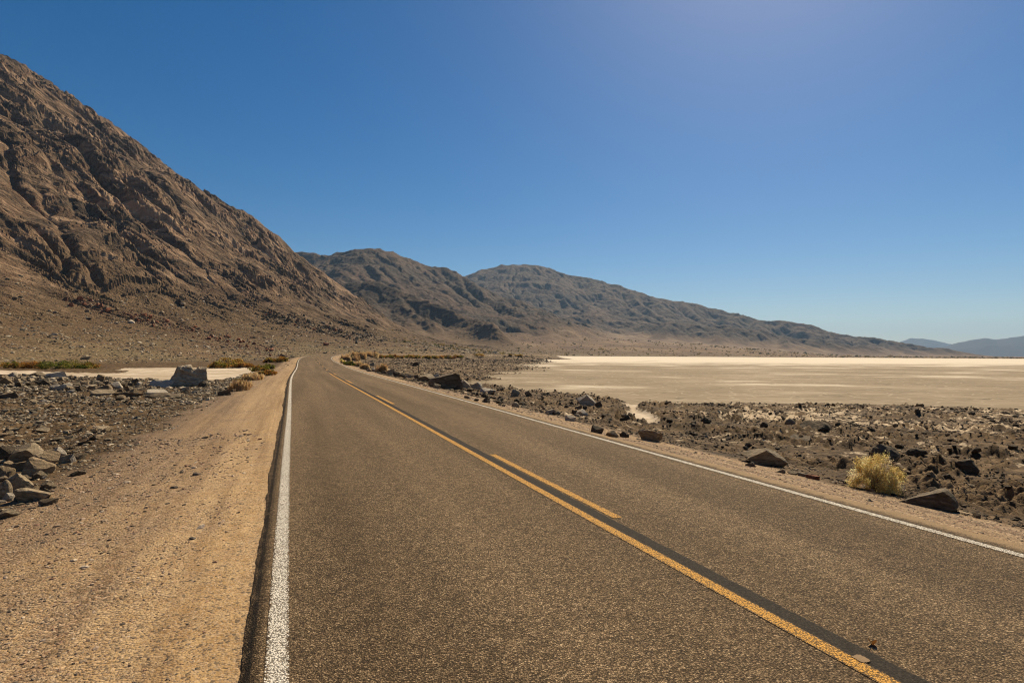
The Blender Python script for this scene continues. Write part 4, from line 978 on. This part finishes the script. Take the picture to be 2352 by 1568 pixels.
for px, py, w, h, pal, lab in [
 (14, 845, 60, 22, 'mixed', 'orange-green shrub at the left picture edge behind the salt patch'), (58, 846, 66, 20, 'orange', 'rust-orange shrub between two greener shrubs at the left'),
 (108, 848, 76, 24, 'green', 'green low shrub right of the rust-orange one'), (150, 847, 90, 27, 'green', 'tallest green shrub of the left clump'), (190, 846, 62, 19, 'mixed', 'browning shrub at the right end of the left clump'),
 (496, 846, 50, 20, 'mixed', 'shrub at the left end of the orange clump behind the blocky boulder'), (522, 844, 66, 27, 'gold', 'tallest golden shrub in the orange clump behind the salt patch'), (550, 846, 56, 16, 'orange', 'low orange shrub at the right end of the orange clump'),
 (590, 853, 52, 18, 'mixed', 'olive shrub where the salt patch meets the road bank'), (612, 848, 34, 14, 'green', 'small green shrub against the left road bank'), (606, 863, 52, 17, 'orange', 'faded orange shrub in front of the olive shrub'),
 (617, 833, 36, 14, 'mixed', 'far orange shrub up the left road bank'), (643, 832, 34, 15, 'gold', 'far golden shrub nearest the left road edge'), (478, 879, 22, 8, 'green', 'tiny green plant at the right end of the salt patch')]:
    shrub_px(px if px != 478 else 546, py if px != 478 else 875, w, h, pal, lab, 1300, 1.5, lumps=40)
for px, py, w, h, lab in [(575, 874, 58, 18, 'pale dry grass bank right of the salt patch'), (545, 898, 58, 34, 'dry straw tuft at the left gravel edge')]:
    shrub_px(px, py, w, h, 'straw', lab, 700, 6, name='grass_tuft', cat='dry grass', spike=1, nst=40)
for px, py, w, h, pal, lab in [
 (876, 856, 30, 22, 'straw', 'straw-coloured tuft at the left end of the roadside rock row'), (836, 848, 22, 12, 'straw', 'straw tuft beside the small rock pile inside the curve'),
 (793, 830, 30, 18, 'straw', 'pale dry grass nearest the inside of the curve'), (808, 827, 34, 20, 'straw', 'tall dry grass clump inside the curve'), (822, 822, 34, 16, 'straw', 'dry grass clump farthest inside the curve'), (846, 818, 44, 9, 'straw', 'low dry grass at the far end of the curve'), (818, 841, 26, 10, 'straw', 'dry grass below the green shrub inside the curve')]:
    shrub_px(px, py, w, h, pal, lab, 800, 5, name='grass_tuft', cat='dry grass', spike=1, nst=40)
shrub_px(800, 839, 30, 13, 'green', 'green shrub at the foot of the dry grass inside the curve', 900, 1.5)
shrub_px(786, 834, 20, 11, 'yellow', 'yellowish shrub left of the green one inside the curve', 700, 1.5)
G = 'golden shrubs in the row across the dark flat'
for i in range(22):
    px = 866 + i * 9 + random.uniform(-4, 4)
    shrub_px(px, 821.5 + (3 if 8 < i < 20 else 0) * random.random(), random.uniform(16, 30), random.uniform(5, 10), random.choice(['gold', 'mixed', 'orange']), 'golden low shrub in the row across the dark flat beyond the curve', 320, 1.4, group=G, lumps=16, nst=8)
for px, w, h, lab in [(1096, 34, 7, 'golden shrub standing apart right of the shrub row'), (1172, 13, 7, 'dark round shrub on the far flat'), (1192, 22, 6, 'golden shrub right of the dark round shrub')]:
    shrub_px(px, 819.5, w, h, 'gold' if w != 13 else 'mixed', lab, 300, 1.3, lumps=14, nst=8)
# far scrub on the fan: tiny, uncounted
def scrub():
    n = 3600; x, y, rr = field_points(n, 420, 2300, -12, 42, .9); z, zo, zo2, u, d = terrain(x, y, True)
    m = (u > 3) & (zo2[:, 2] < .35) & ((rr < 1300) | (RS.rand(n) < .8)); x, y, z, rr = x[m], y[m], z[m], rr[m]; k = len(x)
    V_ = []; s = np.maximum(.5, rr / 597 * .38) * np.exp(RS.normal(0, .35, k))
    nl = 14; c = np.stack([x, y, z], 1)[:, None] + RS.normal(0, 1, (k, nl, 3)) * (s[:, None, None] * np.array([.8, .8, .35])) + np.array([0, 0, 1]) * s[:, None, None] * .5
    ax = RS.normal(size=(k, nl, 3)) * s[:, None, None] * .5; bx = RS.normal(size=(k, nl, 3)) * s[:, None, None] * .5
    v = np.stack([c - ax, c + bx, c + ax, c - bx], 2).reshape(-1, 3); nf = k * nl
    o = mesh_np('scrub', v, np.arange(4 * nf).reshape(nf, 4), M['leaf'], None, False); props(o, 'sparse tiny scrub dotting the far fan', None, None, 'stuff')
    pal = np.array([(.12, .10, .045), (.20, .15, .06), (.09, .09, .045), (.26, .19, .08)]); col = pal[RS.randint(0, 4, k)]
    attr(o.data, 'tint', np.repeat(np.c_[col, np.ones(k)], nl * 4, 0))
scrub()
log('plants')

# ------------------------------------------------------------------ small things
g = ground_at(961, 858.5); sc = g[1] / FPX; hh = 29 * sc
bm = bmesh.new()
def box(bm, x0, x1, y0, y1, z0, z1):
    vs = [bm.verts.new(c) for c in ((x0, y0, z0), (x1, y0, z0), (x1, y1, z0), (x0, y1, z0), (x0, y0, z1), (x1, y0, z1), (x1, y1, z1), (x0, y1, z1))]
    for f in ((3, 2, 1, 0), (4, 5, 6, 7), (0, 1, 5, 4), (1, 2, 6, 5), (2, 3, 7, 6), (3, 0, 4, 7)): bm.faces.new([vs[i] for i in f])
box(bm, -.035, .035, -.004, .004, -.2, hh); box(bm, -.004, .004, .004, .04, -.2, hh - .02)
for q in range(8): box(bm, -.012, .012, -.012, -.004, .2 + q * .12, .23 + q * .12)
me = bpy.data.meshes.new('marker_post'); bm.to_mesh(me); bm.free(); me.materials.append(M['post'])
o = bpy.data.objects.new('marker_post', me); COL.objects.link(o); o.location = g; o.rotation_euler = (.02, .03, .5); props(o, 'thin dark green metal post standing in the rough ground right of the road', 'post')
# dead leaf and worn patch by the centre line
g = at(2003, 1480, -.002); bm = bmesh.new(); rn = np.random.RandomState(4)
grid = [[bm.verts.new((.05 * (i / 6 - .5), .05 * (j / 4 - .5) * math.sin(math.pi * (i + .6) / 7.2), .012 * math.sin(i * .9) + .02 * (j / 4 - .5) ** 2 * 4 + .004 * rn.rand())) for j in range(5)] for i in range(7)]
for i in range(6):
    for j in range(4): bm.faces.new((grid[i][j], grid[i + 1][j], grid[i + 1][j + 1], grid[i][j + 1]))
bmesh.ops.solidify(bm, geom=bm.faces[:], thickness=.0015)
box(bm, -.085, -.036, -.0015, .0015, .002, .006)
me = bpy.data.meshes.new('dead_leaf'); bm.to_mesh(me); bm.free(); me.materials.append(M['scrap'])
o = bpy.data.objects.new('dead_leaf', me); COL.objects.link(o); o.location = (g[0], g[1], .004); o.rotation_euler = (0, .15, .8); props(o, 'curled brown dead leaf on the asphalt beside the black strip', 'leaf')
g = at(1978, 1514, 0); bm = bmesh.new(); ring = []
for i in range(28):
    a = i / 28 * 6.283; rr = 1 / max(abs(math.cos(a)), abs(math.sin(a))) * (1 + .05 * rn.normal()); ring.append((.036 * rr * math.cos(a), .044 * rr * math.sin(a)))
bot = [bm.verts.new((a, b, 0)) for a, b in ring]; top = [bm.verts.new((a * .94, b * .94, .005)) for a, b in ring]; bm.faces.new(top)
for i in range(28): bm.faces.new((bot[i], bot[(i + 1) % 28], top[(i + 1) % 28], top[i]))
me = bpy.data.meshes.new('worn_patch'); bm.to_mesh(me); bm.free(); me.materials.append(M['tape'])
o = bpy.data.objects.new('worn_patch', me); COL.objects.link(o); o.location = (g[0], g[1], .0025); o.rotation_euler = (0, 0, .35); props(o, 'worn square tan patch stuck on the solid yellow line', 'patch')

# ------------------------------------------------------------------ air
HAZE = 5.4e-5
bm = bmesh.new(); box(bm, -15500, 15500, -14500, 15500, -4, 700); me = bpy.data.meshes.new('haze'); bm.to_mesh(me); bm.free()
hm = bpy.data.materials.new('haze_air'); hm.use_nodes = True; nt = hm.node_tree; nt.nodes.clear(); ou = nt.nodes.new('ShaderNodeOutputMaterial'); pv = nt.nodes.new('ShaderNodeVolumePrincipled')
pv.inputs['Color'].default_value = (.42, .66, 1, 1); pv.inputs['Density'].default_value = HAZE; pv.inputs['Anisotropy'].default_value = .12
nt.links.new(pv.outputs[0], ou.inputs['Volume']); me.materials.append(hm)
if HAZE > 0:
    o = bpy.data.objects.new('haze', me); COL.objects.link(o); props(o, 'thin dry desert haze', None, None, 'stuff')

# ------------------------------------------------------------------ light, sky, camera
SUN_EL = math.radians(42.5); SUN_AZ = math.radians(24.8)                # to the right of the view direction (+Y)
sv = np.array([math.sin(SUN_AZ) * math.cos(SUN_EL), math.cos(SUN_AZ) * math.cos(SUN_EL), math.sin(SUN_EL)])
L = bpy.data.lights.new('sun', 'SUN'); L.energy = 5.0; L.angle = math.radians(.53); L.color = (1, .845, .60)
lo = bpy.data.objects.new('sun', L); COL.objects.link(lo)
from mathutils import Vector, Matrix
lo.rotation_euler = Vector(sv).to_track_quat('Z', 'Y').to_euler()
w = bpy.data.worlds.new('World'); scene.world = w; w.use_nodes = True; nt = w.node_tree
bg = nt.nodes['Background']; sky = nt.nodes.new('ShaderNodeTexSky'); sky.sky_type = 'NISHITA'; sky.sun_disc = False
sky.sun_elevation = SUN_EL; sky.sun_rotation = SUN_AZ; sky.altitude = 900; sky.air_density = 1.0; sky.dust_density = .75; sky.ozone_density = 3.0
hs = nt.nodes.new('ShaderNodeHueSaturation'); hs.inputs['Saturation'].default_value = 1.44; hs.inputs['Value'].default_value = .95
nt.links.new(sky.outputs[0], hs.inputs['Color']); nt.links.new(hs.outputs[0], bg.inputs[0]); bg.inputs[1].default_value = .052
cam = bpy.data.cameras.new('camera'); co = bpy.data.objects.new('camera', cam); COL.objects.link(co); scene.camera = co
cam.sensor_width = 36; cam.lens = 36 * FPX / 2352; cam.clip_end = 40000; cam.clip_start = .1
mt = Matrix([[RV[i], UV[i], -FV[i], (0, 0, HCAM)[i]] for i in range(3)] + [[0, 0, 0, 1]]); co.matrix_world = mt
scene.view_settings.view_transform = 'Standard'; scene.view_settings.look = 'None'; scene.view_settings.exposure = .5; scene.view_settings.gamma = 1
scene.cycles.use_denoising = True; scene.cycles.denoiser = 'OPENIMAGEDENOISE'; scene.cycles.denoising_input_passes = 'RGB_ALBEDO_NORMAL'; scene.cycles.denoising_prefilter = 'ACCURATE'; scene.cycles.filter_width = 1.15; scene.cycles.max_bounces = 6; scene.cycles.volume_bounces = 0; scene.cycles.transparent_max_bounces = 8
scene.render.film_transparent = False
log('done')
